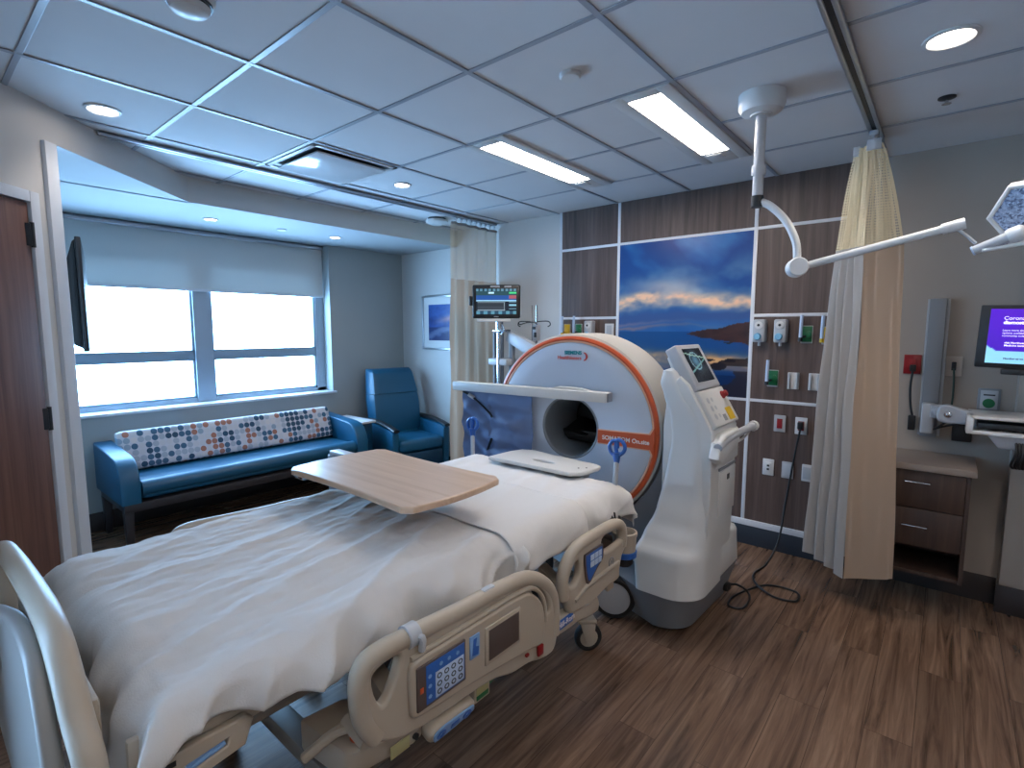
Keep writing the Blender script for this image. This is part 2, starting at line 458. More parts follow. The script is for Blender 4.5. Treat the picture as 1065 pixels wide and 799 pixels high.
# opening jamb
jm = MB()
p = [L45(1.145, -0.02), L45(1.215, -0.02), L45(1.215, 0.03), L45(1.145, 0.03)]
jm.hull([(q.x, q.y, z) for q in p for z in (0, AZ - 0.01)], 0.003)
struct(jm.build('trim_1', TRIMW))
# door in the angled wall: frame, leaf, hinges
d = sempty('door_1', (L45(1.8).x, L45(1.8).y, 0))
def plank45(s0, s1, z0, z1, o0, o1, name, m, bev=0.003, par=d):
    mb = MB(); p = [L45(s0, -o1), L45(s1, -o1), L45(s1, -o0), L45(s0, -o0)]
    mb.hull([(q.x, q.y, z) for q in p for z in (z0, z1)], bev); return mb.build(name, m, par)
plank45(1.285, 1.335, 0, 2.22, 0.0, 0.03, 'door_frame', TRIMW)
plank45(1.335, 2.30, 2.17, 2.22, 0.0, 0.03, 'door_frame', TRIMW)
plank45(2.25, 2.30, 0, 2.17, 0.0, 0.03, 'door_frame', TRIMW)
plank45(1.340, 2.245, 0.01, 2.165, 0.002, 0.018, 'door_leaf', DOORW)
for z in (0.35, 1.13, 1.97):
    hm = MB(); q = L45(1.338, -0.028); hm.cyl((q.x, q.y, z), (q.x, q.y, z + 0.11), 0.009, seg=12)
    q2 = L45(1.35, -0.021); hm.box((q2.x - 0.012, q2.y - 0.012, z + 0.005), (q2.x + 0.008, q2.y + 0.008, z + 0.105), 0.002)
    hm.build('hinge', DARKM, d)
hn = MB(); q = L45(2.16, -0.06); q1 = L45(2.16, -0.018); q3 = L45(2.04, -0.06)
hn.cyl((q1.x, q1.y, 1.0), (q.x, q.y, 1.0), 0.011, seg=12).tube([(q.x, q.y, 1.0), (q3.x, q3.y, 1.0)], 0.009, 12)
hn.build('door_handle', CHROME, d)
# headwall panelling and its light trim strips
PX0, PX1 = -2.77, -0.50
struct(MB().box((PX0, HY - 0.022, 0.19), (PX1, HY - 0.001, HZ - 0.002)).build('wall_panelling', LAMIN, flat=True))
def strip(n, lo, hi): struct(MB().box(lo, hi, 0.002).build('trim_%d' % n, TRIMW))
F = HY - 0.026
k = 2
for x in (-2.765, -2.175, -1.093):
    strip(k, (x - 0.013, F, 0.19), (x + 0.013, HY - 0.018, HZ - 0.003)); k += 1
for z in (2.312, 1.70, 1.088):
    strip(k, (PX0, F + 0.0015, z - 0.011), (PX1, HY - 0.018, z + 0.011)); k += 1
strip(k, (PX0, HY - 0.032, 0.145), (PX1, HY - 0.001, 0.19)); k += 1

# ------------------------------------------------------------------ window
wn = sempty('window_1', (WX - 0.17, 1.93, WZ0))
fx0, fx1 = WX - 0.20, WX - 0.135
fm = MB()
fm.box((fx0, WY0, WZ0), (fx1, WY1, WZ0 + 0.05), 0.004).box((fx0, WY0, WZ1 - 0.05), (fx1, WY1, WZ1), 0.004)
fm.box((fx0, WY0, WZ0), (fx1, WY0 + 0.06, WZ1), 0.004).box((fx0, WY1 - 0.10, WZ0), (fx1, WY1, WZ1), 0.004)
fm.box((fx0, 1.775, WZ0), (fx1 + 0.015, 1.925, WZ1), 0.004)
fm.build('window_frame', mat('window_frame_grey', (150, 164, 176), 0.4), wn)
FRM = mat('sash_grey', (132, 150, 164), 0.4)
for y0, y1 in ((WY0 + 0.06, 1.775), (1.925, WY1 - 0.10)):
    sm = MB(); x0, x1 = fx0 + 0.012, fx1 - 0.008
    sm.box((x0, y0, 1.335), (x1, y1, 1.395), 0.004)
    for z0, z1 in ((WZ0 + 0.05, 1.335), (1.395, WZ1 - 0.05)):
        sm.box((x0, y0, z0), (x1, y0 + 0.018, z1), 0.002).box((x0, y1 - 0.018, z0), (x1, y1, z1), 0.002)
        sm.box((x0, y0, z0), (x1, y1, z0 + 0.018), 0.002).box((x0, y0, z1 - 0.018), (x1, y1, z1), 0.002)
    so = sm.build('window_sash', FRM, wn)
    for z0, z1 in ((WZ0 + 0.06, 1.345), (1.385, WZ1 - 0.06)):
        MB().box((WX - 0.172, y0 + 0.01, z0), (WX - 0.168, y1 - 0.01, z1)).build('window_pane', GLASS, wn, flat=True)
struct(MB().box((WX - 0.22, WY0 - 0.01, WZ0 - 0.012), (WX + 0.035, WY1 + 0.03, WZ0 + 0.012), 0.004).build('window_sill', TRIMW, wn))
# daylight portal in the window opening
pl = bpy.data.lights.new('window_portal', 'AREA'); pl.shape = 'RECTANGLE'; pl.size = 1.35; pl.size_y = 2.3
pl.cycles.is_portal = True
po = bpy.data.objects.new('window_portal', pl); C.objects.link(po); po.location = (WX - 0.26, 1.93, 1.58); po.rotation_euler = (0, math.radians(-90), 0)
# roller shade
rs = thing('roller_shade', 'pale translucent roller shade drawn a quarter down the window', 'window shade', (WX - 0.06, 1.93, AZ))
MB().box((WX - 0.1125, WY0 + 0.01, 1.965), (WX - 0.1105, WY1 - 0.012, AZ - 0.03)).build('shade_fabric', SHADE, rs, flat=True)
MB().box((WX - 0.120, WY0 + 0.01, 1.94), (WX - 0.103, WY1 - 0.012, 1.966), 0.004).build('bottom_rail', TRIMW, rs)
MB().cyl((WX - 0.106, WY0 + 0.02, AZ - 0.028), (WX - 0.106, WY1 - 0.015, AZ - 0.028), 0.022).build('roller_tube', ALU, rs)

# ------------------------------------------------------------------ ceiling fixtures
def troffer(x0, x1, y0, y1, label):
    t = thing('ceiling_light', label, 'ceiling light', ((x0 + x1) / 2, (y0 + y1) / 2, HZ), 'long linear ceiling lights')
    m = MB(); z0 = HZ - 0.014; z1 = HZ - 0.001
    lx0, lx1, ly0, ly1 = x0 + 0.065, x1 - 0.065, y0 + 0.06, y1 - 0.20
    m.box((x0, y0, z0), (lx0, y1, z1), 0.003).box((lx1, y0, z0), (x1, y1, z1), 0.003)
    m.box((lx0, y0, z0), (lx1, ly0, z1), 0.003).box((lx0, ly1, z0), (lx1, y1, z1), 0.003)
    m.box((lx0 + 0.02, ly1 + 0.02, z0 - 0.006), (lx1 - 0.05, ly1 + 0.10, z0), 0.003)
    m.build('frame', WHITE, t)
    MB().box((lx0, ly0, HZ - 0.010), (lx1, ly1, HZ - 0.002)).build('diffuser', LAMP, t, flat=True)
troffer(-2.215, -1.925, 2.225, 3.425, 'long lit ceiling light nearer the window alcove')
troffer(-1.275, -0.985, 2.225, 3.425, 'long lit ceiling light nearer the ceiling-mounted exam lamp')

def downlight(x, y, z, r, label, group, energy):
    t = thing('downlight', label, 'recessed light', (x, y, z), group)
    MB().lathe([(r * 0.78, -0.004), (r * 0.84, -0.009), (r, -0.006), (r, -0.0005), (r * 0.78, -0.0005), (r * 0.78, -0.004)], (x, y, z)).build('trim_ring', WHITE, t)
    MB().lathe([(0, -0.0045), (r * 0.5, -0.0045), (r * 0.78, -0.003), (r * 0.78, -0.0008), (0, -0.0008)], (x, y, z)).build('lens', LAMPW, t)
    l = bpy.data.lights.new('downlight_beam', 'SPOT'); l.energy = energy; l.spot_size = math.radians(110); l.spot_blend = 0.7
    l.color = (1.0, 0.91, 0.83); l.shadow_soft_size = r * 0.8
    o = bpy.data.objects.new('downlight_beam', l); C.objects.link(o); o.location = (x, y, z - 0.02)
    return t
GD = 'round downlights in the tile ceiling'
downlight(-0.064, 2.563, HZ, 0.085, 'round downlight right of the hanging curtain track', GD, 26)
downlight(-3.20, 0.751, HZ, 0.075, 'round downlight over the bed foot near the door', GD, 8)
downlight(-3.14, 2.50, HZ, 0.065, 'round downlight beside the glossy air diffuser', GD, 14)
GA = 'small downlights in the alcove ceiling'
downlight(-4.62, 1.74, AZ - 0.005, 0.055, 'small alcove downlight above the sofa end nearer the door', GA, 5)
downlight(-4.60, 2.84, AZ - 0.005, 0.055, 'small alcove downlight above the sofa end nearer the recliner', GA, 5)
downlight(-0.3, 0.5, HZ, 0.09, 'round downlight in the tile ceiling above the camera', GD, 16)
troffer(0.88, 1.17, -1.2, 0.0, 'unseen ceiling light added behind the camera to fill the room')  # out-of-view troffer added to brighten the right wall and floor
troffer(0.88, 1.17, 0.9, 2.1, 'unseen ceiling light added as fill by the right wall nearer the cabinet')  # second unseen troffer, also added as fill light
# sprinklers, detectors
def puck(name, label, cat, x, y, z, prof, m):
    o = MB().lathe(prof, (x, y, z)).build(name, m); recenter(o, (x, y, z)); return tag(o, label, cat)
puck('sprinkler_cover', 'small white sprinkler cover in the ceiling tile', 'sprinkler', -1.276, 1.903, HZ, [(0.045, -0.0005), (0.045, -0.012), (0.038, -0.018), (0, -0.019)], WHITE)
puck('sprinkler_cover', 'tiny sprinkler cover in the alcove ceiling between its two downlights', 'sprinkler', -4.61, 2.32, AZ - 0.005, [(0.04, -0.0005), (0.04, -0.008), (0.03, -0.012), (0, -0.013)], WHITE)
t = thing('sprinkler', 'small dark chrome sprinkler head near the right curtain', 'sprinkler', (-0.076, 3.187, HZ))
MB().lathe([(0.034, -0.0005), (0.034, -0.006), (0.016, -0.012), (0, -0.012)], (-0.076, 3.187, HZ)).build('escutcheon', DARKM, t)
MB().cyl((-0.076, 3.187, HZ - 0.01), (-0.076, 3.187, HZ - 0.03), 0.007, seg=12).lathe([(0, -0.032), (0.018, -0.031), (0.018, -0.029), (0, -0.028)], (-0.076, 3.187, HZ)).build('deflector', CHROME, t)
t = thing('smoke_detector', 'round white smoke detector on the ceiling above the bed foot', 'smoke detector', (-1.90, 0.69, HZ))
MB().lathe([(0.075, -0.0005), (0.075, -0.02), (0.068, -0.034), (0, -0.034)], (-1.90, 0.69, HZ)).build('base', WHITE, t)
MB().lathe([(0.066, -0.033), (0.066, -0.042), (0, -0.042)], (-1.90, 0.69, HZ)).build('vent_ring', BLACK, t)
MB().lathe([(0.0, -0.072), (0.03, -0.070), (0.052, -0.060), (0.060, -0.045), (0, -0.044)], (-1.90, 0.69, HZ)).build('cap', WHITE, t)
t = thing('ceiling_sensor', 'oval white sensor on the ceiling beside the curtain near the headwall', 'sensor', (-3.82, 3.45, HZ))
MB().lathe([(0.085, -0.0005), (0.085, -0.012), (0, -0.012)], (-3.82, 3.45, HZ)).build('base', DARKM, t)
MB().lathe([(0.075, -0.011), (0.105, -0.02), (0.105, -0.038), (0.06, -0.058), (0, -0.062)], (-3.82, 3.45, HZ)).build('body', WHITE, t)
# glossy square air diffuser
t = thing('air_diffuser', 'square ceiling air diffuser with a glossy drop panel', 'air vent', (-3.14, 1.90, HZ))
x0, x1, y0, y1 = -3.42, -2.83, 1.63, 2.22
m = MB()
m.box((x0, y0, HZ - 0.012), (x1, y0 + 0.03, HZ - 0.001), 0.003).box((x0, y1 - 0.03, HZ - 0.012), (x1, y1, HZ - 0.001), 0.003)
m.box((x0, y0, HZ - 0.012), (x0 + 0.03, y1, HZ - 0.001), 0.003).box((x1 - 0.03, y0, HZ - 0.012), (x1, y1, HZ - 0.001), 0.003)
m.build('frame', WHITE, t)
MB().box((x0 + 0.03, y0 + 0.03, HZ - 0.006), (x1 - 0.03, y1 - 0.03, HZ - 0.002)).build('throat', BLACK, t, flat=True)
MB().box((x0 + 0.055, y0 + 0.055, HZ - 0.030), (x1 - 0.055, y1 - 0.055, HZ - 0.018), 0.004).box((x0 + 0.25, y0 + 0.25, HZ - 0.02), (x1 - 0.25, y1 - 0.25, HZ - 0.004)).build('drop_panel', mat('gloss_white', (215, 218, 222), 0.12), t)
# curtain tracks
def track(x, y0, y1, label):
    t = thing('curtain_track', label, 'curtain track', (x, (y0 + y1) / 2, HZ))
    m = MB(); m.box((x - 0.028, y0, HZ - 0.024), (x - 0.010, y1, HZ - 0.007), 0.002).box((x + 0.010, y0, HZ - 0.024), (x + 0.028, y1, HZ - 0.007), 0.002).box((x - 0.028, y0, HZ - 0.012), (x + 0.028, y1, HZ - 0.007), 0.001)
    m.build('rail', ALU, t)
    MB().box((x - 0.0095, y0 + 0.003, HZ - 0.020), (x + 0.0095, y1 - 0.003, HZ - 0.0125)).build('slot', BLACK, t, flat=True)
    return t
track(-0.365, -1.2, 3.60, 'aluminium curtain track running overhead to the beige curtain by the cabinet')
track(-3.56, 0.80, 3.99, 'pale curtain track along the alcove side of the ceiling')
def meshuv(o, fn):
    uvl = o.data.uv_layers.new(name='cloth')
    for l in o.data.loops: uvl.data[l.index].uv = fn(l.vertex_index)
# ------------------------------------------------------------------ curtains
def cloth(name, m, parent, plan_top, plan_bot, z0, z1, nz=18, zc=None, thick=0.0, uv=False, seed=0):
    """vertical cloth; plan_top and plan_bot are matching polylines in x,y (z0 top, z1 bottom)"""
    n = len(plan_top); vs = []; uvs = []; acc = [0.0]
    for i in range(1, n): acc.append(acc[-1] + (V(plan_bot[i]) - V(plan_bot[i - 1])).length)
    for j in range(nz + 1):
        t = j / nz
        e = t ** 0.8
        for i in range(n):
            a = V(plan_top[i]); b = V(plan_bot[i]); p = a.lerp(b, e)
            zz = z0 + (z1 - z0) * t + (zc[i] * t if zc else 0.0)
            k = 0.012 * noise.noise(V((i * 0.35 + seed, zz * 2.2, seed)))
            vs.append((p.x + k, p.y + 0.5 * k, zz)); uvs.append((acc[i], zz))
    fs = [(j * n + i, j * n + i + 1, (j + 1) * n + i + 1, (j + 1) * n + i) for j in range(nz) for i in range(n - 1)]
    Wi = WM[parent.name].inverted()
    me = bpy.data.meshes.new(name); me.from_pydata([Wi @ V(v) for v in vs], [], fs); me.materials.append(m)
    for f in me.polygons: f.use_smooth = True
    o = bpy.data.objects.new(name, me); C.objects.link(o); o.parent = parent; WM[o.name] = WM[parent.name]
    if uv: meshuv(o, lambda k: uvs[k])
    return o
def lerp2(A, B, t): return [V(a).lerp(V(b), t) for a, b in zip(A, B)]
# right curtain: one broad front fold, gathered pleats behind it
t = thing('privacy_curtain', 'beige privacy curtain with net top bunched at the headwall by the cabinet', 'curtain', (-0.37, 3.6, 0))
def pl_(pts, n=6): return [tuple(p)[:2] for p in catmull([(a, b, 0) for a, b in pts], n)]
fb = pl_([(-0.372, 3.405), (-0.30, 3.420), (-0.20, 3.439), (-0.145, 3.451)], 8)
fm_ = pl_([(-0.372, 3.388), (-0.32, 3.395), (-0.28, 3.401), (-0.225, 3.409)], 8)
ftop = pl_([(-0.375, 3.380), (-0.365, 3.382), (-0.345, 3.384), (-0.325, 3.388)], 8)
lb = pl_([(-0.372, 3.405), (-0.425, 3.430), (-0.40, 3.451), (-0.475, 3.456), (-0.45, 3.481), (-0.53, 3.485), (-0.50, 3.514), (-0.60, 3.523), (-0.50, 3.556), (-0.57, 3.582), (-0.35, 3.598), (-0.30, 3.582), (-0.22, 3.598), (-0.18, 3.582)], 6)
lt = pl_([(-0.375, 3.380), (-0.405, 3.393), (-0.38, 3.405), (-0.43, 3.414), (-0.40, 3.430), (-0.445, 3.443), (-0.41, 3.456), (-0.46, 3.472), (-0.41, 3.498), (-0.42, 3.514), (-0.36, 3.514), (-0.34, 3.506), (-0.33, 3.514), (-0.32, 3.498)], 6)
ZT, ZM, ZB = HZ - 0.09, 2.045, 0.205
fmid = lerp2(ftop, fb, 0.62); lmid = lerp2(lt, lb, 0.50)
cloth('curtain_panel', CURT, t, fmid, fb, ZM, ZB, 26, zc=[-0.03 + 0.055 * (i / (len(fb) - 1)) for i in range(len(fb))], seed=2)
cloth('curtain_lining', LINING, t, lmid, lb, ZM, ZB + 0.02, 26, zc=[-0.05 + 0.06 * min(1, i / 40) for i in range(len(lb))], seed=5)
cloth('net_top', NET, t, ftop, fmid, ZT, ZM, 12, uv=True, seed=2)
cloth('net_lining', NET, t, lt, lmid, ZT, ZM, 12, uv=True, seed=5)
MB().tube([(p.x + 0.002, p.y - 0.004, ZM + 0.0) for p in [V((a[0], a[1], 0)) for a in fmid]], 0.006, 6).build('seam', LINING, t)
m = MB()
for y in (3.385, 3.41, 3.435, 3.46, 3.485, 3.51): MB().cyl((-0.365, y, HZ - 0.03), (-0.365, y, ZT + 0.01), 0.003, seg=8).build('carrier_hook', LGREY, t)
m.box((-0.365 - 0.03, 3.375, ZT - 0.03), (-0.365 + 0.035, 3.39, ZT + 0.025), 0.004)
m.build('heading_clip', LGREY, t)
m = MB(); m.box((-0.46, 3.43, ZT - 0.035), (-0.425, 3.445, ZT + 0.015), 0.004)
m.build('heading_clip', LGREY, t)
m = MB(); m.box((-0.385, 3.36, HZ - 0.05), (-0.345, 3.42, HZ - 0.025), 0.004)
m.build('end_stop', LGREY, t)
# left curtain
t = thing('privacy_curtain', 'beige privacy curtain with net top behind the patient monitor', 'curtain', (-3.56, 3.75, 0))
n = 66
lb2 = []; lt2 = []
for i in range(n):
    u = i / (n - 1); y = 3.34 + 0.67 * u; a = math.sin(u * math.pi * 9)
    lb2.append((-3.56 + 0.022 * a, y)); lt2.append((-3.56 + 0.014 * a, 3.39 + 0.62 * u))
lm2 = lerp2(lt2, lb2, 0.4)
cloth('curtain_panel', CURT, t, lm2, lb2, 2.07, 0.18, 20, seed=9)
cloth('net_top', NETF, t, lt2, lm2, HZ - 0.075, 2.07, 8, uv=True, seed=9)
for k in range(9):
    y = 3.45 + 0.066 * k; MB().cyl((-3.56, y, HZ - 0.024), (-3.56, y, HZ - 0.08), 0.004, seg=8).box((-3.572, y - 0.009, HZ - 0.045), (-3.548, y + 0.009, HZ - 0.026), 0.003).build('carrier_hook', LGREY, t)
MB().tube([(p[0], p[1], HZ - 0.078) for p in lt2], 0.012, 6).build('heading_tape', LINING, t)

# ------------------------------------------------------------------ wall art
def sunset(x, y):
    # x 0..1 left to right, y 0..1 bottom to top
    n1 = fbm(x * 3.2, y * 5.5, 1.0); n2 = fbm(x * 7, y * 16, 4.0); n3 = fbm(x * 2.2 + y * 2.0, y * 3.0, 8.0)
    yy = y + 0.035 * n1
    deep = (14, 62, 128); mid = (44, 108, 170); pale = (150, 172, 190)
    if y > 0.40:
        t = (yy - 0.40) / 0.60
        c = mixc((30, 84, 148), deep, t)
        c = mixc(c, mid, 1.3 * max(0, n3 + 0.25) * (0.5 + t)); c = mixc(c, pale, 0.9 * max(0, n1 * 1.2 + 0.15) * max(0, 1 - abs(t - 0.45) * 2.2))
        band = math.exp(-((yy - 0.60 - 0.03 * math.sin(x * 5 - 0.5)) / 0.05) ** 2)
        c = mixc(c, (240, 196, 160), 1.25 * band * (0.75 + 0.6 * n2))
        band2 = math.exp(-((yy - 0.70 - 0.03 * x) / 0.05) ** 2) * max(0, 0.6 - abs(x - 0.38) * 1.3)
        c = mixc(c, (176, 172, 178), 1.3 * band2)
        c = mixc(c, (52, 84, 138), 1.2 * math.exp(-((yy - 0.49) / 0.042) ** 2))
        c = mixc(c, (150, 120, 138), 0.9 * math.exp(-((yy - 0.455) / 0.012) ** 2) * max(0, 0.7 - x))
        c = mixc(c, (140, 112, 122), 0.9 * math.exp(-((yy - 0.425) / 0.010) ** 2) * max(0, 1 - x))
    else:
        c = mixc((14, 52, 104), (20, 76, 134), y / 0.4)
        if y > 0.30: c = mixc(c, (14, 70, 130), 0.6)
        sand = math.exp(-((y - 0.245 + 0.03 * x + 0.01 * n1) / 0.042) ** 2) * min(1, 0.4 + x * 1.2)
        c = mixc(c, (216, 164, 112), 1.2 * sand * (0.8 + 0.5 * n2))
        c = mixc(c, (120, 108, 112), 0.7 * math.exp(-((y - 0.17 + 0.02 * n1) / 0.02) ** 2))
        if y < 0.13: c = mixc(c, (8, 34, 74), 0.7)
    # headland on the right, shore below it
    hl = 0.385 + 0.075 * max(0, (x - 0.56) / 0.44) ** 0.8 + 0.012 * n2
    lo = 0.385 - 0.065 * max(0, (x - 0.56) / 0.44) ** 1.1 + 0.012 * n2
    if x > 0.56 and lo < y < hl: c = mixc((46, 30, 34), (70, 42, 40), 0.5 + n2)
    if x > 0.80 and 0.19 < y < 0.225 + 0.05 * (x - 0.8) + 0.02 * n1: c = mixc(c, (34, 28, 34), 0.85)
    if x > 0.80 + 0.30 * abs(y - 0.02) and y < 0.16 and n1 > -0.3: c = mixc(c, (44, 36, 44), 0.8)
    for cx, cy, rx, ry in ((0.80, 0.185, 0.055, 0.024), (0.72, 0.225, 0.05, 0.008), (0.66, 0.250, 0.035, 0.006), (0.88, 0.225, 0.04, 0.012), (0.86, 0.335, 0.03, 0.006)):
        if ((x - cx) / rx) ** 2 + ((y - cy) / ry) ** 2 < 1 + 0.6 * n2: c = (30, 26, 34)
    return c
ART = vcmat('printed_panel', 0.28)
t = thing('mural_panel', 'large sunset seascape print set into the headwall panelling', 'wall art', (-1.63, HY, 1.09))
MB().box((-2.163, HY - 0.0245, 1.098), (-1.105, HY - 0.022, 2.302)).build('backing', DARKM, t, flat=True)
picture('print', ART, t, (-2.163, HY - 0.0252, 1.098), (1, 0, 0), (0, 0, 1), 1.058, 1.204, sunset, 150, 170)
t = thing('framed_picture', 'framed seascape print on the alcove wall beside the curtain', 'wall art', (-4.35, HY, 1.68))
fx = (-4.715, -3.98); fz = (1.37, 1.985); y = HY - 0.001
m = MB()
m.box((fx[0], y - 0.03, fz[0]), (fx[1], y, fz[0] + 0.022), 0.004).box((fx[0], y - 0.03, fz[1] - 0.022), (fx[1], y, fz[1]), 0.004)
m.box((fx[0], y - 0.03, fz[0]), (fx[0] + 0.022, y, fz[1]), 0.004).box((fx[1] - 0.022, y - 0.03, fz[0]), (fx[1], y, fz[1]), 0.004)
m.build('frame', ALU, t)
MB().box((fx[0] + 0.02, y - 0.014, fz[0] + 0.02), (fx[1] - 0.02, y - 0.004, fz[1] - 0.02)).build('mat_board', mat('mat_board', (214, 214, 212), 0.8), t, flat=True)
def sea2(x, yy):
    n = fbm(x * 4, yy * 6, 3); c = mixc((20, 50, 110), (50, 90, 160), yy + n * 0.5)
    c = mixc(c, (230, 150, 140), math.exp(-((yy - 0.6 + 0.2 * (0.6 - x)) / 0.09) ** 2) * max(0, x * 1.3 - 0.15))
    if yy < 0.38: c = mixc((16, 40, 92), (120, 130, 160), max(0, math.sin((yy * 6 - x * 2) * 2 + n)) * 0.7)
    return c
picture('print', ART, t, (fx[0] + 0.105, y - 0.0155, fz[0] + 0.105), (1, 0, 0), (0, 0, 1), fx[1] - fx[0] - 0.21, fz[1] - fz[0] - 0.21, sea2, 50, 50)

# ------------------------------------------------------------------ sofa
t = thing('sofa', 'teal vinyl sofa below the window with a dotted bolster back', 'sofa', (-4.72, 1.95, 0))
SX0, SX1, SY0, SY1 = -5.04, -4.36, 0.95, 2.98
m = MB(); m.box((SX0 + 0.02, SY0 + 0.13, 0.375), (SX1 - 0.02, SY1 - 0.13, 0.50), 0.03, 3); m.tube([(SX1 - 0.055, SY0 + 0.135, 0.455), (SX1 - 0.055, SY1 - 0.135, 0.455)], 0.058, 20)
m.build('seat', VINYL, t)
for y0, y1 in ((SY0, SY0 + 0.125), (SY1 - 0.125, SY1)):
    prof = [(SX0, 0.36), (SX1, 0.36), (SX1 + 0.005, 0.50), (SX1 - 0.01, 0.56), (SX1 - 0.05, 0.63), (SX1 - 0.10, 0.67), (SX1 - 0.17, 0.685), (SX0, 0.725)]
    b = MB(); b2 = bmesh.new()
    b.extr([(p[0], p[1]) for p in prof], 1, y0, y1, 0.012, 3)
    b.build('arm', VINYL, t)
DOT = bpy.data.materials.new('dotted_fabric'); DOT.use_nodes = True
def dotted():
    nt = DOT.node_tree; N = nt.nodes; L = nt.links; b = N['Principled BSDF']; b.inputs['Roughness'].default_value = 0.75
    uv = N.new('ShaderNodeUVMap'); uv.uv_map = 'cloth'
    vo = N.new('ShaderNodeVectorMath'); vo.operation = 'SCALE'; vo.inputs[3].default_value = 21.0; L.new(uv.outputs[0], vo.inputs[0])
    fl = N.new('ShaderNodeVectorMath'); fl.operation = 'FLOOR'; L.new(vo.outputs[0], fl.inputs[0])
    fr = N.new('ShaderNodeVectorMath'); fr.operation = 'FRACTION'; L.new(vo.outputs[0], fr.inputs[0])
    di = N.new('ShaderNodeVectorMath'); di.operation = 'DISTANCE'; di.inputs[1].default_value = (0.5, 0.5, 0); L.new(fr.outputs[0], di.inputs[0])
    lt = N.new('ShaderNodeMath'); lt.operation = 'LESS_THAN'; lt.inputs[1].default_value = 0.47; L.new(di.outputs['Value'], lt.inputs[0])
    wn_ = N.new('ShaderNodeTexWhiteNoise'); L.new(fl.outputs[0], wn_.inputs['Vector'])
    nn = N.new('ShaderNodeTexNoise'); nn.inputs['Scale'].default_value = 0.23; nn.inputs['Detail'].default_value = 1; L.new(fl.outputs[0], nn.inputs['Vector'])
    ad = N.new('ShaderNodeMath'); ad.operation = 'MULTIPLY_ADD'; ad.inputs[1].default_value = 0.42; L.new(wn_.outputs['Value'], ad.inputs[0]); 
    sb = N.new('ShaderNodeMath'); sb.operation = 'MULTIPLY_ADD'; sb.inputs[1].default_value = 2.2; sb.inputs[2].default_value = -0.78; L.new(nn.outputs['Fac'], sb.inputs[0]); L.new(sb.outputs[0], ad.inputs[2])
    cr = N.new('ShaderNodeValToRGB'); cr.color_ramp.interpolation = 'CONSTANT'; e = cr.color_ramp.elements
    e[0].position = 0; e[0].color = lin((44, 76, 98)); e[1].position = 0.90; e[1].color = lin((150, 164, 176))
    for p, c_ in ((0.32, (170, 176, 184)), (0.46, (66, 100, 124)), (0.56, (204, 200, 200)), (0.68, (170, 112, 92)), (0.80, (214, 206, 202))):
        x = e.new(p); x.color = lin(c_)
    L.new(ad.outputs[0], cr.inputs[0])
    mx = N.new('ShaderNodeMixRGB'); mx.inputs[1].default_value = lin((206, 204, 208)); L.new(lt.outputs[0], mx.inputs[0]); L.new(cr.outputs[0], mx.inputs[2])
    L.new(mx.outputs[0], b.inputs['Base Color'])
dotted()
# bolster back: reclined slab with rounded edges
def bolster(u, v):
    a = 2 * math.pi * v; n_ = 5.0
    cx = math.copysign(abs(math.cos(a)) ** (2 / n_), math.cos(a)) * 0.055; cz = math.copysign(abs(math.sin(a)) ** (2 / n_), math.sin(a)) * 0.155
    e = min(u, 1 - u) * 1.85; s_ = 1 - 0.35 * max(0, 1 - e / 0.03) ** 2
    ang = math.radians(17)
    x = cx * s_; z = cz * (1 - 0.05 * max(0, 1 - e / 0.03) ** 2)
    yy = SY0 + 0.115 + u * (SY1 - SY0 - 0.245)
    return V((-4.86 + x * math.cos(ang) - z * math.sin(ang), yy, 0.655 + z * math.cos(ang) + x * math.sin(ang)))
m = MB(); m.grid(bolster, 60, 48)
for u in (0, 1):
    b = bmesh.new(); b.faces.new([b.verts.new(bolster(u, k / 48)) for k in range(48)]); m.merge(b)
o = m.build('backrest', DOT, t, ang=60)
uvl = o.data.uv_layers.new(name='cloth')
for l in o.data.loops:
    p = o.data.vertices[l.vertex_index].co; uvl.data[l.index].uv = (p.y, p.z)
m = MB(); m.box((SX0 + 0.03, SY0 + 0.02, 0.30), (SX1 - 0.01, SY1 - 0.02, 0.36), 0.006)
m.build('base_rail', DWOOD, t)
for x in (SX0 + 0.05, SX1 - 0.06):
    for y in (SY0 + 0.05, SY1 - 0.06):
        MB().hull([(x + sx * a, y + sy * a, z) for z, a in ((0, 0.02), (0.305, 0.03)) for sx in (-1, 1) for sy in (-1, 1)], 0.004).build('leg', DWOOD, t)
# side table between sofa and recliner
t = thing('side_table', 'small white-topped table between the sofa and the recliner', 'side table', (-4.78, 3.14, 0))
MB().box((-4.98, 2.985, 0.648), (-4.46, 3.15, 0.672), 0.006).build('table_top', WHITE, t)
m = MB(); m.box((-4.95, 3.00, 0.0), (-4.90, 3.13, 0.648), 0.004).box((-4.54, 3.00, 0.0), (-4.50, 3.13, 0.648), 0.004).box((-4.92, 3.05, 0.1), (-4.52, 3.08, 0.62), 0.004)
m.build('frame', VINYLD, t)
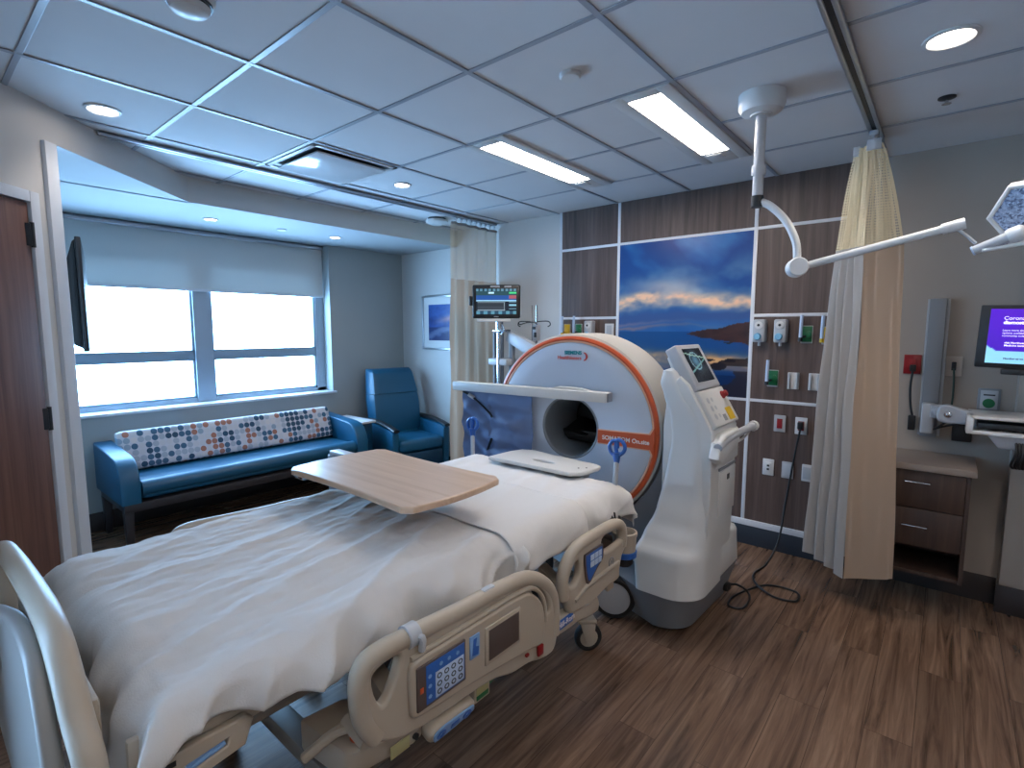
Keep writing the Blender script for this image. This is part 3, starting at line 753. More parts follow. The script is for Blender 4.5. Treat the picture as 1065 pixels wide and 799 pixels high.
# recliner
RZ = math.radians(-11); RC = V((-4.44, 3.545, 0))
t = thing('recliner', 'teal vinyl recliner in the alcove corner by the curtain', 'armchair', tuple(RC), rz=RZ)
MR = Matrix.Translation(RC) @ Matrix.Rotation(RZ, 4, 'Z')      # local: faces +x, width along y
m = MB(); m.box((-0.25, -0.255, 0.34), (0.33, 0.255, 0.47), 0.045, 4, MR); m.build('seat', VINYL, t)
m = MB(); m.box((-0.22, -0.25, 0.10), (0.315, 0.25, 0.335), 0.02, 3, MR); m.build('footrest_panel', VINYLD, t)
def bk(u, v, back=False):
    # u across, v up; tapered, slightly reclined
    z = 0.42 + 0.74 * v; wv = 0.295 - 0.035 * max(0, v - 0.55) / 0.45 if v > 0.1 else 0.27
    x = -0.20 - 0.155 * v + (0.045 * math.sin(v * math.pi) if not back else -0.115)
    yy = (u - 0.5) * 2; e = max(0, abs(yy) - 0.86) / 0.14
    if not back: x -= 0.05 * e * e
    if v > 0.93 and not back: x -= 0.05 * ((v - 0.93) / 0.07) ** 2
    return MR @ V((x, yy * wv, z))
m = MB()
b = bmesh.new(); NU, NV = 20, 24
fr_ = [[b.verts.new(bk(i / NU, j / NV * 0.64)) for j in range(NV + 1)] for i in range(NU + 1)]
bb_ = [[b.verts.new(bk(i / NU, j / NV * 0.64, True)) for j in range(NV + 1)] for i in range(NU + 1)]
def shell(b, A, B, nu, nv):
    for i in range(nu):
        for j in range(nv):
            b.faces.new((A[i][j], A[i + 1][j], A[i + 1][j + 1], A[i][j + 1])); b.faces.new((B[i][j], B[i][j + 1], B[i + 1][j + 1], B[i + 1][j]))
    for i in range(nu):
        b.faces.new((A[i][0], B[i][0], B[i + 1][0], A[i + 1][0])); b.faces.new((A[i][nv], A[i + 1][nv], B[i + 1][nv], B[i][nv]))
    for j in range(nv):
        b.faces.new((A[0][j], A[0][j + 1], B[0][j + 1], B[0][j])); b.faces.new((A[nu][j], B[nu][j], B[nu][j + 1], A[nu][j + 1]))
    bmesh.ops.recalc_face_normals(b, faces=b.faces)
shell(b, fr_, bb_, NU, NV); m.merge(b); m.build('backrest', VINYL, t)
m = MB(); b = bmesh.new()
fr_ = [[b.verts.new(bk(i / NU, 0.645 + j / NV * 0.355) + (MR.to_3x3() @ V((0.012, 0, 0)))) for j in range(NV + 1)] for i in range(NU + 1)]
bb_ = [[b.verts.new(bk(i / NU, 0.645 + j / NV * 0.355, True)) for j in range(NV + 1)] for i in range(NU + 1)]
shell(b, fr_, bb_, NU, NV); m.merge(b); m.build('headrest', VINYL, t)
for sy in (-1, 1):
    y0, y1 = sorted((sy * 0.262, sy * 0.335))
    MB().extr([(-0.30, 0.16), (0.30, 0.16), (0.31, 0.55), (0.26, 0.575), (-0.30, 0.60)], 1, y0, y1, 0.012, 2, MR).build('arm', VINYL, t)
    ap = MB().tube([(-0.28, sy * 0.30, 0.622), (-0.05, sy * 0.30, 0.622), (0.18, sy * 0.30, 0.605), (0.33, sy * 0.30, 0.578)], 0.036, 16, smooth=6, M=MR, flat=0.5)
    ap.build('armrest_cap', BLACK, t)
    for x in (-0.27, 0.27):
        MB().cyl(MR @ V((x, sy * 0.295, 0)), MR @ V((x, sy * 0.295, 0.17)), 0.018, 0.022, 12).build('leg', DWOOD, t)

# television on a swing arm in the alcove
TVC = V((-4.18, 0.800, 1.79)); td = V((-0.9785, 0.2062, 0)).normalized(); tn = V((0.2062, 0.9785, 0))
t = thing('television', 'flat black television seen edge-on on a wall bracket before the window', 'television', (-4.18, 0.70, 1.5))
TM = Matrix((td, tn, V((0, 0, 1)))).transposed().to_4x4(); TM.translation = TVC
MB().box((-0.52, -0.005, -0.315), (0.52, 0.022, 0.315), 0.006, 2, TM).build('screen_body', BLACK, t)
MB().extr([(-0.005, -0.30), (-0.055, -0.27), (-0.062, 0.0), (-0.045, 0.20), (-0.018, 0.295), (-0.005, 0.308)], 0, -0.46, 0.46, 0.006, 2, TM).build('rear_shell', BLACK, t)
m = MB(); q = TM @ V((0.0, -0.07, -0.03))
m.box((-0.12, -0.085, -0.12), (0.12, -0.055, 0.12), 0.004, 1, TM)
m.tube([q, (q.x - 0.05, 0.55, q.z)], 0.022, 10).tube([q + V((0, 0, -0.10)), (q.x - 0.05, 0.55, q.z - 0.08)], 0.014, 10)
m.box((q.x - 0.16, 0.501, q.z - 0.16), (q.x + 0.08, 0.55, q.z + 0.12), 0.006)
m.build('wall_bracket', BLACK, t)

# ------------------------------------------------------------------ hospital bed
MT = 0.835                                  # mattress top
t = bed = thing('hospital_bed', 'beige electric hospital bed with lowered side rails', 'hospital bed', (-1.68, 1.25, 0))
BX0, BX1, BY0, BY1 = -2.22, -1.16, 0.27, 2.26
MB().box((BX0 + 0.03, BY0 + 0.03, 0.665), (BX1 - 0.055, BY1 - 0.03, MT - 0.012), 0.08, 5).build('mattress', BLUEP, bed)
# sleep deck and under frame
m = MB(); m.box((BX0 + 0.05, BY0, 0.632), (BX1 - 0.08, BY1, 0.662), 0.010)
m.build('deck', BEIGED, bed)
m = MB()
for x in (-2.02, -1.36): m.box((x - 0.03, 0.62, 0.565), (x + 0.03, 2.20, 0.632), 0.01)
for y in (0.70, 1.25, 2.06): m.box((-2.02, y - 0.03, 0.56), (-1.36, y + 0.03, 0.62), 0.01)
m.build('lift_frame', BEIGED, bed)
m = MB()
for x in (-2.0, -1.38): m.box((x - 0.035, 0.66, 0.16), (x + 0.035, 2.12, 0.235), 0.012)
for y in (0.80, 2.06): m.box((-2.04, y - 0.04, 0.165), (-1.34, y + 0.04, 0.23), 0.012)
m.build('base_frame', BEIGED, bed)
for y0, y1 in ((0.90, 1.10), (1.95, 1.80)):
    m = MB()
    for x in (-1.90, -1.48): m.hull([(x + a, y + b_, z) for (y, z) in ((y0, 0.22), (y1, 0.52)) for a in (-0.025, 0.025) for b_ in (-0.035, 0.035)], 0.006)
    m.build('lift_arm', DARKM, bed)
def caster(x, y, ang=0.4):
    m = MB(); z = 0.07; dx, dy = math.cos(ang), math.sin(ang)
    ax = V((-dy, dx, 0)); c0 = V((x, y, z))
    m.lathe([(0.0, -0.012), (0.045, -0.016), (0.052, -0.02), (0.066, -0.018), (0.070, -0.008), (0.070, 0.008), (0.066, 0.018), (0.052, 0.02), (0.045, 0.016), (0, 0.012)], c0, ax, 32)
    w_ = m.build('caster', RUBBER, bed)
    f = MB(); f.lathe([(0, -0.017), (0.044, -0.0205), (0.046, -0.017)], c0, ax, 24).lathe([(0, 0.017), (0.044, 0.0205), (0.046, 0.017)], c0, ax, 24)
    f.hull([tuple(c0 + ax * s_ * a + V((dx, dy, 0)) * b_ + V((0, 0, h))) for s_ in (-1, 1) for a, b_, h in ((0.034, -0.03, 0.02), (0.034, 0.035, 0.02), (0.034, -0.035, 0.085), (0.034, 0.03, 0.085))], 0.006) if False else None
    for s_ in (-1, 1):
        f.hull([tuple(c0 + ax * s_ * a + V((dx, dy, 0)) * b_ + V((0, 0, h))) for a in (0.024, 0.032) for b_, h in ((-0.02, -0.02), (0.02, -0.02), (0.03, 0.075), (-0.05, 0.09))], 0.003)
    f.hull([tuple(c0 + ax * a + V((dx, dy, 0)) * b_ + V((0, 0, h))) for a in (-0.034, 0.034) for b_, h in ((-0.06, 0.085), (0.035, 0.076), (0.035, 0.10), (-0.06, 0.105))], 0.006)
    f.build('fork', BEIGE, w_)
for x, y in ((-1.285, 2.13), (-2.08, 2.13), (-1.30, 0.72), (-2.06, 0.72)): caster(x, y, 0.9 if y > 1 else 0.3)
# side rails ---------------------------------------------------------------
def rail_foot(x, s):
    """s = +1 on the near side: controls on its outer face"""
    m = MB(); X = (x, 0, 0)
    outer = [(0.722, 0.556), (0.682, 0.60), (0.664, 0.70), (0.668, 0.765), (0.70, 0.79), (0.80, 0.787), (1.00, 0.775), (1.20, 0.772), (1.33, 0.757), (1.42, 0.712), (1.475, 0.65), (1.50, 0.57), (1.498, 0.47), (1.47, 0.425), (1.40, 0.43), (1.33, 0.452), (1.24, 0.462), (1.15, 0.49), (1.05, 0.50), (0.95, 0.505), (0.80, 0.52)]
    holeL = [(0.722, 0.655), (0.702, 0.705), (0.702, 0.745), (0.735, 0.760), (0.782, 0.758), (0.775, 0.72), (0.745, 0.665)]
    holeR = [(1.345, 0.722), (1.395, 0.695), (1.435, 0.65), (1.446, 0.60), (1.425, 0.588), (1.402, 0.61), (1.385, 0.655), (1.352, 0.695)]
    m.plate(outer, [holeL, holeR], 0.034, 0.010, X, (0, 1, 0), (0, 0, 1), smooth=4)
    m.tube([(x, a, b) for a, b in ((0.712, 0.57), (0.680, 0.63), (0.668, 0.715), (0.680, 0.772), (0.73, 0.790), (0.86, 0.785), (1.02, 0.776), (1.20, 0.772), (1.33, 0.755), (1.42, 0.706), (1.475, 0.64), (1.492, 0.56), (1.49, 0.48))], 0.0255, 14, smooth=6)
    xo = x + s * 0.021
    m.plate([(0.805, 0.70), (0.815, 0.722), (0.84, 0.729), (0.90, 0.729), (1.05, 0.729), (1.18, 0.729), (1.26, 0.727), (1.32, 0.715), (1.38, 0.66), (1.40, 0.59), (1.395, 0.52), (1.37, 0.508), (1.30, 0.515), (1.18, 0.53), (1.05, 0.545), (0.92, 0.555), (0.84, 0.562), (0.812, 0.572), (0.806, 0.60)], [], 0.022, 0.008, (xo, 0, 0), (0, 1, 0), (0, 0, 1), smooth=3)
    m.tube([(xo, 0.815, 0.733), (xo, 0.90, 0.735), (xo, 1.10, 0.737), (xo, 1.24, 0.738), (xo, 1.34, 0.722), (xo, 1.40, 0.66), (xo, 1.415, 0.57)], 0.008, 8, smooth=5)
    r = m.build('side_rail', BEIGE, bed)
    if s > 0:
        xf = x + 0.033
        MB().box((xf - 0.004, 0.822, 0.582), (xf + 0.004, 1.003, 0.708), 0.003).build('control_bezel', TAUPE, r)
        MB().box((xf + 0.0035, 0.852, 0.590), (xf + 0.0055, 0.996, 0.702), 0.001).build('control_membrane', BLUEP, r)
        MB().box((xf + 0.005, 0.884, 0.594), (xf + 0.0065, 0.992, 0.668), 0.001).build('button_field', MEMB, r)
        bt = MB(); ic = MB()
        for i in range(4):
            for j in range(3):
                yy = 0.898 + i * 0.0265; zz = 0.608 + j * 0.023
                bt.plate([(yy + 0.009 * math.cos(k * math.pi / 6), zz + 0.008 * math.sin(k * math.pi / 6)) for k in range(12)], [[(yy + 0.006 * math.cos(k * math.pi / 6), zz + 0.005 * math.sin(k * math.pi / 6)) for k in range(12)]], 0.001, 0.0002, (xf + 0.0068, 0, 0), (0, 1, 0), (0, 0, 1))
        for yy, zz in ((0.864, 0.61), (0.864, 0.64), (0.864, 0.668), (0.905, 0.685), (0.935, 0.685), (0.968, 0.684)):
            MB().plate([(yy + 0.007 * math.cos(k * math.pi / 3), zz + 0.006 * math.sin(k * math.pi / 3)) for k in range(6)], [], 0.001, 0.0002, (xf + 0.0062, 0, 0), (0, 1, 0), (0, 0, 1)).build('icon', LBLUE, r)
        bt.build('button_rings', LETB, r); ic.bm.free()
        MB().box((xf + 0.003, 0.831, 0.632), (xf + 0.0055, 0.843, 0.648), 0.001).build('indicator', ORANGE, r)
        MB().box((xf - 0.003, 1.022, 0.628), (xf + 0.003, 1.064, 0.700), 0.003).build('handset_label', LBLUE, r)
        MB().plate([(1.030, 0.64), (1.055, 0.635), (1.058, 0.66), (1.045, 0.664), (1.05, 0.69), (1.036, 0.69)], [], 0.001, 0.0002, (xf + 0.0036, 0, 0), (0, 1, 0), (0, 0, 1)).build('handset_icon', BLUEP, r)
        MB().box((xf - 0.006, 1.088, 0.575), (xf + 0.004, 1.258, 0.698), 0.004).build('display_surround', BEIGE, r)
        MB().box((xf + 0.001, 1.102, 0.588), (xf + 0.0055, 1.246, 0.686), 0.001).build('display', TAUPE, r)
        MB().box((xf - 0.012, 1.365, 0.462), (xf - 0.002, 1.395, 0.498), 0.003).build('release_lever', REDP, r)
        MB().box((xf - 0.014, 1.30, 0.492), (xf - 0.004, 1.315, 0.502), 0.002).build('release_mark', REDP, r)
        MB().tube([(x + 0.002, 0.835, 0.775), (x + 0.036, 0.842, 0.788), (x + 0.030, 0.845, 0.75)], 0.010, 10, smooth=4).lathe([(0.027, -0.02), (0.032, -0.018), (0.032, 0.018), (0.027, 0.02)], (x, 0.83, 0.787), (0, 1, 0), 20).build('cable_clip', LGREY, r)
        MB().box((x - 0.008, 1.11, 0.79), (x + 0.012, 1.16, 0.802), 0.004).build('latch_tab', LGREY, r)
    return r
rail_foot(-1.05, 1); rail_foot(-2.33, -1)
def rail_head(x, s):
    m = MB()
    outer = [(1.585, 0.60), (1.580, 0.645), (1.61, 0.695), (1.665, 0.735), (1.75, 0.750), (1.88, 0.752), (2.00, 0.748), (2.06, 0.725), (2.085, 0.68), (2.085, 0.62), (2.05, 0.585), (2.03, 0.53), (2.02, 0.485), (1.90, 0.482), (1.80, 0.465), (1.68, 0.475), (1.63, 0.49), (1.61, 0.55)]
    hl = [(1.628, 0.60), (1.622, 0.635), (1.655, 0.680), (1.690, 0.685), (1.695, 0.63), (1.665, 0.595)]
    hr = [(1.88, 0.722), (2.00, 0.718), (2.045, 0.705), (2.055, 0.672), (2.03, 0.652), (1.90, 0.652), (1.865, 0.69)]
    m.plate(outer, [hl, hr], 0.036, 0.012, (x, 0, 0), (0, 1, 0), (0, 0, 1), smooth=4)
    m.tube([(x, a, b) for a, b in ((1.598, 0.56), (1.594, 0.64), (1.62, 0.692), (1.68, 0.734), (1.76, 0.744), (1.90, 0.746), (2.0, 0.740), (2.055, 0.716), (2.072, 0.67), (2.066, 0.62))], 0.0245, 14, smooth=6)
    m.tube([(x + s * 0.016, 1.66, 0.53), (x + s * 0.018, 1.74, 0.558), (x + s * 0.018, 1.85, 0.565), (x + s * 0.018, 2.01, 0.568)], 0.010, 8, smooth=5)
    r = m.build('side_rail', BEIGE, bed)
    if s > 0:
        xf = x + 0.022
        MB().plate([(1.716, 0.692), (1.735, 0.702), (1.84, 0.705), (1.862, 0.695), (1.864, 0.640), (1.82, 0.612), (1.765, 0.570), (1.738, 0.575), (1.725, 0.62)], [], 0.006, 0.002, (xf, 0, 0), (0, 1, 0), (0, 0, 1), smooth=2).build('control_bezel', TAUPE, r)
        MB().plate([(1.726, 0.686), (1.74, 0.694), (1.838, 0.697), (1.852, 0.688), (1.854, 0.645), (1.81, 0.618), (1.763, 0.582), (1.746, 0.588), (1.735, 0.625)], [], 0.003, 0.001, (xf + 0.003, 0, 0), (0, 1, 0), (0, 0, 1), smooth=2).build('control_membrane', BLUEP, r)
        m = MB()
        for i in range(3):
            for j in range(2): m.box((xf + 0.004, 1.758 + i * 0.030, 0.634 + j * 0.028), (xf + 0.006, 1.785 + i * 0.030, 0.658 + j * 0.028), 0.0008)
        m.build('buttons', MEMB, r)
        m = MB(); yy, zz = 1.945, 0.59
        for a in (0, 1): m.plate([(yy + 0.022 * math.cos(k * math.pi / 12), zz + 0.022 * math.sin(k * math.pi / 12)) for k in range(24)], [[(yy + 0.017 * math.cos(k * math.pi / 12), zz + 0.017 * math.sin(k * math.pi / 12)) for k in range(24)]], 0.002, 0.0004, (xf - 0.003, 0, 0), (0, 1, 0), (0, 0, 1)) if a == 0 else m.plate([(yy - 0.008, zz - 0.01), (yy + 0.01, zz - 0.002), (yy + 0.004, zz + 0.012), (yy - 0.003, zz + 0.004)], [], 0.002, 0.0004, (xf - 0.003, 0, 0), (0, 1, 0), (0, 0, 1))
        m.build('embossed_mark', GREY, r)
    return r
rail_head(-1.08, 1); rail_head(-2.30, -1)
# rail hinges, foot pedals, labels below the near rails
for x, s in ((-1.08, 1), (-2.30, -1)):
    for y in (0.86, 1.34, 1.72, 1.98):
        m = MB(); x1 = x - s * 0.19
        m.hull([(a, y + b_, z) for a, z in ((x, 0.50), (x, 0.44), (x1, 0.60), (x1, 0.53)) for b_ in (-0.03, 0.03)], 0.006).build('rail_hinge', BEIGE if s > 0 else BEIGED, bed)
m = MB(); m.plate([(1.50, 0.50), (1.66, 0.485), (1.80, 0.475), (1.86, 0.46), (1.862, 0.40), (1.76, 0.405), (1.70, 0.42), (1.52, 0.43)], [], 0.05, 0.012, (-1.095, 0, 0), (0, 1, 0), (0, 0, 1), smooth=2)
o = m.build('rail_base', BEIGE, bed)
MB().box((-1.071, 1.535, 0.448), (-1.0665, 1.655, 0.488), 0.004).build('maker_plate', BLUEP, o)
MB().text('Hill-Rom', 0.032, (-1.0660, 1.548, 0.459), (0, 1, 0), (0, 0, 1)).build('lettering', LETW, o)
m = MB(); m.plate([(0.885, 0.478), (0.93, 0.492), (1.04, 0.484), (1.068, 0.462), (1.055, 0.432), (1.0, 0.418), (0.92, 0.424), (0.885, 0.445)], [], 0.045, 0.012, (-1.219, 0, 0.029), (0, 1, 0), (0.35, 0, 0.94), smooth=3)
o = m.build('control_pedestal', BEIGE, bed)
m = MB(); m.plate([(0.897, 0.476), (0.93, 0.486), (1.038, 0.478), (1.056, 0.463), (1.045, 0.446), (0.92, 0.436), (0.897, 0.452)], [], 0.006, 0.002, (-1.1965, 0, 0.0205), (0, 1, 0), (0.35, 0, 0.94), smooth=3).build('pedal_panel', LBLUE, o)
m = MB()
for yy in (0.922, 1.025):
    m.plate([(yy + 0.017 * math.cos(k * math.pi / 10), 0.46 + 0.016 * math.sin(k * math.pi / 10)) for k in range(20)], [[(yy - 0.006, 0.452), (yy + 0.009, 0.46), (yy - 0.006, 0.469)]], 0.004, 0.001, (-1.193, 0, 0.019), (0, 1, 0), (0.35, 0, 0.94))
m.plate([(0.96, 0.452), (0.99, 0.455), (0.99, 0.470), (0.96, 0.468)], [], 0.004, 0.001, (-1.193, 0, 0.019), (0, 1, 0), (0.35, 0, 0.94))
m.build('pedal_buttons', BLUEP, o)
o = MB().box((-1.10, 1.088, 0.425), (-1.062, 1.160, 0.505), 0.006).build('sticker_block', BEIGE, bed)
MB().box((-1.063, 1.096, 0.450), (-1.0605, 1.150, 0.492), 0.0006).build('sticker', LABELY, o)
MB().box((-1.063, 1.096, 0.434), (-1.0605, 1.150, 0.449), 0.0006).build('sticker_band', GREENP, o)
MB().extr([(1.165, 0.485), (1.21, 0.50), (1.245, 0.485), (1.235, 0.445), (1.19, 0.428), (1.165, 0.44)], 0, -1.125, -1.085, 0.008, 2).build('release_pedal', GREENP, bed)
# foot-end skirt panel and side panel
m = MB()
m.hull([(-1.225, 0.24, 0.775), (-1.205, 0.24, 0.775), (-1.225, 0.68, 0.765), (-1.205, 0.68, 0.765), (-1.205, 0.24, 0.66), (-1.225, 0.24, 0.66), (-1.205, 0.66, 0.70), (-1.225, 0.66, 0.70)], 0.006)
o = m.build('foot_side_panel', BEIGE, bed)
m = MB()
m.plate([(0.22, 0.715), (0.46, 0.715), (0.475, 0.70), (0.455, 0.645), (0.22, 0.615)], [[(0.33, 0.652), (0.415, 0.668), (0.42, 0.685), (0.33, 0.675)]], 0.022, 0.005, (-1.192, 0, 0), (0, 1, 0), (0, 0, 1))
o2 = m.build('deck_handle', BEIGE, bed)
MB().box((-1.190, 0.335, 0.650), (-1.187, 0.410, 0.684), 0.0).tube([(-1.185, 0.335, 0.662), (-1.185, 0.412, 0.677)], 0.005, 8).build('grip_bar', LBLUE, o2)
m = MB()
for z_, h_, segs in ((0.690, 0.012, ((0.255, 0.315),)), (0.676, 0.006, ((0.262, 0.282), (0.286, 0.312))), (0.665, 0.006, ((0.262, 0.290), (0.294, 0.310)))):
    for a_, b__ in segs: m.box((-1.1812, a_, z_), (-1.1802, b__, z_ + h_))
m.build('warning_marks', LETB, o2)
# lower foot frame cover with sticker
m = MB(); m.hull([(-1.30, 0.64, 0.535), (-1.10, 0.66, 0.525), (-1.30, 0.78, 0.52), (-1.075, 0.88, 0.475), (-1.30, 0.88, 0.42), (-1.09, 0.88, 0.42), (-1.30, 0.64, 0.44), (-1.11, 0.66, 0.44), (-1.085, 0.70, 0.52)], 0.012)
o = m.build('frame_cover', BEIGE, bed)
MB().box((-1.082, 0.78, 0.438), (-1.079, 0.845, 0.475), 0.0006).build('sticker', LABELY, o)
MB().cyl((-1.09, 0.862, 0.458), (-1.072, 0.865, 0.458), 0.009, seg=14).build('catch', DARKM, o)
MB().lathe([(0.017, 0.0), (0.017, 0.002), (0.0, 0.002)], (-1.125, 0.705, 0.531), (0.3, 0.1, 0.95), 18).build('warning_dot', ORANGE, o)
MB().cyl((-1.14, 0.69, 0.585), (-1.05, 0.69, 0.565), 0.02, seg=14).tube([(-1.20, 0.60, 0.50), (-1.15, 0.66, 0.56), (-1.11, 0.69, 0.58)], 0.014, 10, smooth=4).build('pivot', BEIGE, bed)
# footboard: curved grip rail in front of a panel
m = MB()
m.tube([(-2.27, 0.18, 0.60), (-2.29, 0.178, 0.82), (-2.22, 0.175, 0.915), (-2.0, 0.175, 0.950), (-1.75, 0.175, 0.968), (-1.52, 0.175, 0.975), (-1.40, 0.175, 0.958), (-1.33, 0.177, 0.905), (-1.275, 0.18, 0.83), (-1.225, 0.185, 0.76), (-1.20, 0.19, 0.62)], 0.027, 16, smooth=8)
m.box((-2.24, 0.198, 0.60), (-1.30, 0.222, 0.84), 0.01)
m.build('footboard', BEIGE, bed)
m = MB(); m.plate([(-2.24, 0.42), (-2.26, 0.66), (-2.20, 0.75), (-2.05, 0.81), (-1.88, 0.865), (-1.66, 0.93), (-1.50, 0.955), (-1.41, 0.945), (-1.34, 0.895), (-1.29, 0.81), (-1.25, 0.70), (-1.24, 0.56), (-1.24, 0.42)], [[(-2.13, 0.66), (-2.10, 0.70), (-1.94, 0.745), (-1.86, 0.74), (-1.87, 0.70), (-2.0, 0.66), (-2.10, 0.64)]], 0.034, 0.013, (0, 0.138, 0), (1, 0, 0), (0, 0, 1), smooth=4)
m.build('foot_panel', mat('beige_plastic_shaded', (138, 134, 130), 0.42), bed)  # same plastic as the rails, greyed and darkened in colour to imitate shade
# head end: bumper posts with blue rings, handles with blue grips
for x, s in ((-1.115, 1), (-2.27, -1)):
    m = MB(); o_ = (x, 2.165, 0.0)
    m.lathe([(0.032, 0.590), (0.036, 0.560), (0.054, 0.555), (0.056, 0.622), (0.061, 0.636), (0.060, 0.648), (0.052, 0.650), (0.044, 0.636), (0.040, 0.578)], o_)
    b_ = m.build('bumper', BEIGE, bed)
    MB().lathe([(0.052, 0.528), (0.060, 0.532), (0.060, 0.556), (0.052, 0.560)], o_).build('bumper_ring', BLUEP, b_)
    MB().lathe([(0, 0.485), (0.034, 0.485), (0.042, 0.495), (0.044, 0.529), (0, 0.53)], o_).build('bumper_roller', RUBBER, b_)
    MB().box((x - 0.16 if s > 0 else x, 2.13, 0.505), (x if s > 0 else x + 0.16, 2.20, 0.60), 0.01).build('bumper_bracket', BEIGED, b_)
def push_handle(x0, yb, zb, x1, y1, z1, s):
    m = MB()
    m.tube([(x0, yb, zb), (x0 + s * 0.012, yb + 0.005, zb + 0.08), (x0 + s * 0.03, yb + 0.01, (zb + z1) / 2), (x1, y1, z1 - 0.055)], 0.0125, 12, smooth=6)
    p_ = m.build('push_handle', LGREY, bed)
    m = MB(); 
    cx = x1
    def P(a, b): return (cx + a * 0.78, y1, z1 - 0.055 + (b + 0.055) * 0.78)
    m.tube([P(-0.005, -0.055), P(-0.042, -0.03), P(-0.052, 0.01), P(-0.03, 0.042), P(0.0, 0.040), P(0.004, 0.0)], 0.0095, 10, smooth=6)
    m.tube([P(0.002, -0.055), P(0.045, -0.02), P(0.055, 0.015), P(0.035, 0.048), P(0.0, 0.050), P(-0.008, 0.010), P(0.0, -0.03)], 0.0095, 10, smooth=6)
    m.cyl((cx, y1, z1 - 0.085), (cx, y1, z1 - 0.035), 0.014, 0.022, 14)
    m.build('grip', BLUEP, p_)
push_handle(-1.245, 2.235, 0.60, -1.215, 2.26, 1.030, 1)
push_handle(-2.16, 2.235, 0.60, -2.205, 2.26, 1.030, -1)
m = MB()
for k in range(7):
    a = k * 0.9; m.tube([(-1.20 - 0.02 * k % 0.05, 2.20, 0.66), (-1.17 + 0.02 * math.cos(a), 2.16 + 0.03 * math.sin(a), 0.70 + 0.006 * k), (-1.13 + 0.015 * math.sin(a * 2), 2.10 + 0.05 * math.cos(a), 0.71), (-1.12, 2.15, 0.66)], 0.004, 8, smooth=6)
m.build('call_cables', CORDM, bed)

# ------------------------------------------------------------------ bedding (lies on the bed, so top-level)
def drape(name, m_, x0, x1, y0, y1, top, hemN, hemF, foot=False, head=False, seed=0, wr=1.0, r=0.05, footdrop=0.3, nx=96, ny=110):
    """cloth over the mattress: x0/x1 the mattress sides, hemN(y)/hemF(y) the hem drops on near and far sides"""
    vs = []; fs = []
    def over(d):           # distance past the edge -> (outward, down)
        if d <= 0: return 0.0, 0.0
        L = r * math.pi / 2
        if d < L: a = d / r; return r * math.sin(a), r * (1 - math.cos(a))
        return r + 0.10 * (d - L), r + (d - L) * 0.995
    for j in range(ny + 1):
        v = j / ny
        yb = y0 + (y1 - y0) * v
        e0 = footdrop if foot else 0.0; e1 = 0.24 if head else 0.0
        cy = (y0 + r - e0) + (y1 - y0 - (r if foot else 0) - (r if head else 0) + e0 + e1 - (0 if foot else r)) * v if (foot or head) else yb
        if not foot: cy = y0 + ((y1 - (r if head else 0) + e1) - y0) * v
        for i in range(nx + 1):
            u = i / nx; yc = min(max(cy, y0), y1)
            dn = hemN(min(cy, y1)); df = hemF(yc)
            cx = (x0 + r - df) + ((x1 - r + dn) - (x0 + r - df)) * u
            dx = cx - (x1 - r) if cx > x1 - r else ((x0 + r) - cx if cx < x0 + r else 0); sx = 1 if cx > x1 - r else -1
            dy = 0; sy = 0
            if foot and cy < y0 + r: dy = y0 + r - cy; sy = -1
            if head and cy > y1 - r: dy = cy - (y1 - r); sy = 1
            ox, zx = over(dx); oy, zy = over(dy)
            px = (x1 - r if sx > 0 else x0 + r) + sx * ox if dx > 0 else cx
            py = cy if dy == 0 else ((y0 + r - oy) if sy < 0 else (y1 - r + oy))
            drop = max(zx, zy) + 0.22 * min(zx, zy)
            hang = min(1.0, max(zx, zy) / 0.08)
            # creases
            big = fbm(px * 2.1 + seed, py * 1.5, seed, 2) * 0.010 * wr
            lon = (1 - abs(noise.noise(V((px * 5.5 + py * 1.6 + seed, py * 0.9, 3.1))))) ** 3 * 0.010 * wr
            sm_ = fbm(px * 26, py * 8 + seed, 2.0, 3) * 0.0032 * wr + fbm(px * 9, py * 30, seed, 2) * 0.0012 * wr
            fold = math.sin((py if dx >= dy else px) * 23 + 5 * noise.noise(V((px * 2, py * 2.4, seed)))) * 0.012 * hang * wr
            diag = (1 - abs(noise.noise(V((py * 7 + drop * 9, drop * 5, seed + 4))))) ** 4 * 0.016 * hang * wr
            calm = max(0.0, min(1.0, (y1 - 0.02 - py) / 0.16)) if foot else 1.0
            big *= calm; lon *= calm; sm_ *= calm
            pz = top - drop + (1 - hang) * (big + lon + sm_)
            if dx > 0: px += sx * (0.006 + (fold + diag + sm_ + big * 0.6) * min(1.0, zx / 0.05))
            if dy > 0: py += sy * (0.006 + (fold * 0.6 + diag + sm_) * min(1.0, zy / 0.05))
            vs.append((px, py, pz))
    for j in range(ny):
        for i in range(nx):
            a = j * (nx + 1) + i; fs.append((a, a + 1, a + nx + 2, a + nx + 1))
    me = bpy.data.meshes.new(name); me.from_pydata(vs, [], fs)
    bm = bmesh.new(); bm.from_mesh(me); bmesh.ops.recalc_face_normals(bm, faces=bm.faces)
    if sum(f.normal.z for f in bm.faces) < 0: bmesh.ops.reverse_faces(bm, faces=bm.faces)
    bmesh.ops.solidify(bm, geom=bm.faces[:], thickness=0.004)
    for f in bm.faces: f.smooth = True
    bm.to_mesh(me); bm.free(); me.materials.append(m_)
    o = bpy.data.objects.new(name, me); C.objects.link(o); WM[o.name] = Matrix()
    return recenter(o, ((x0 + x1) / 2, (y0 + y1) / 2, top - 0.15))
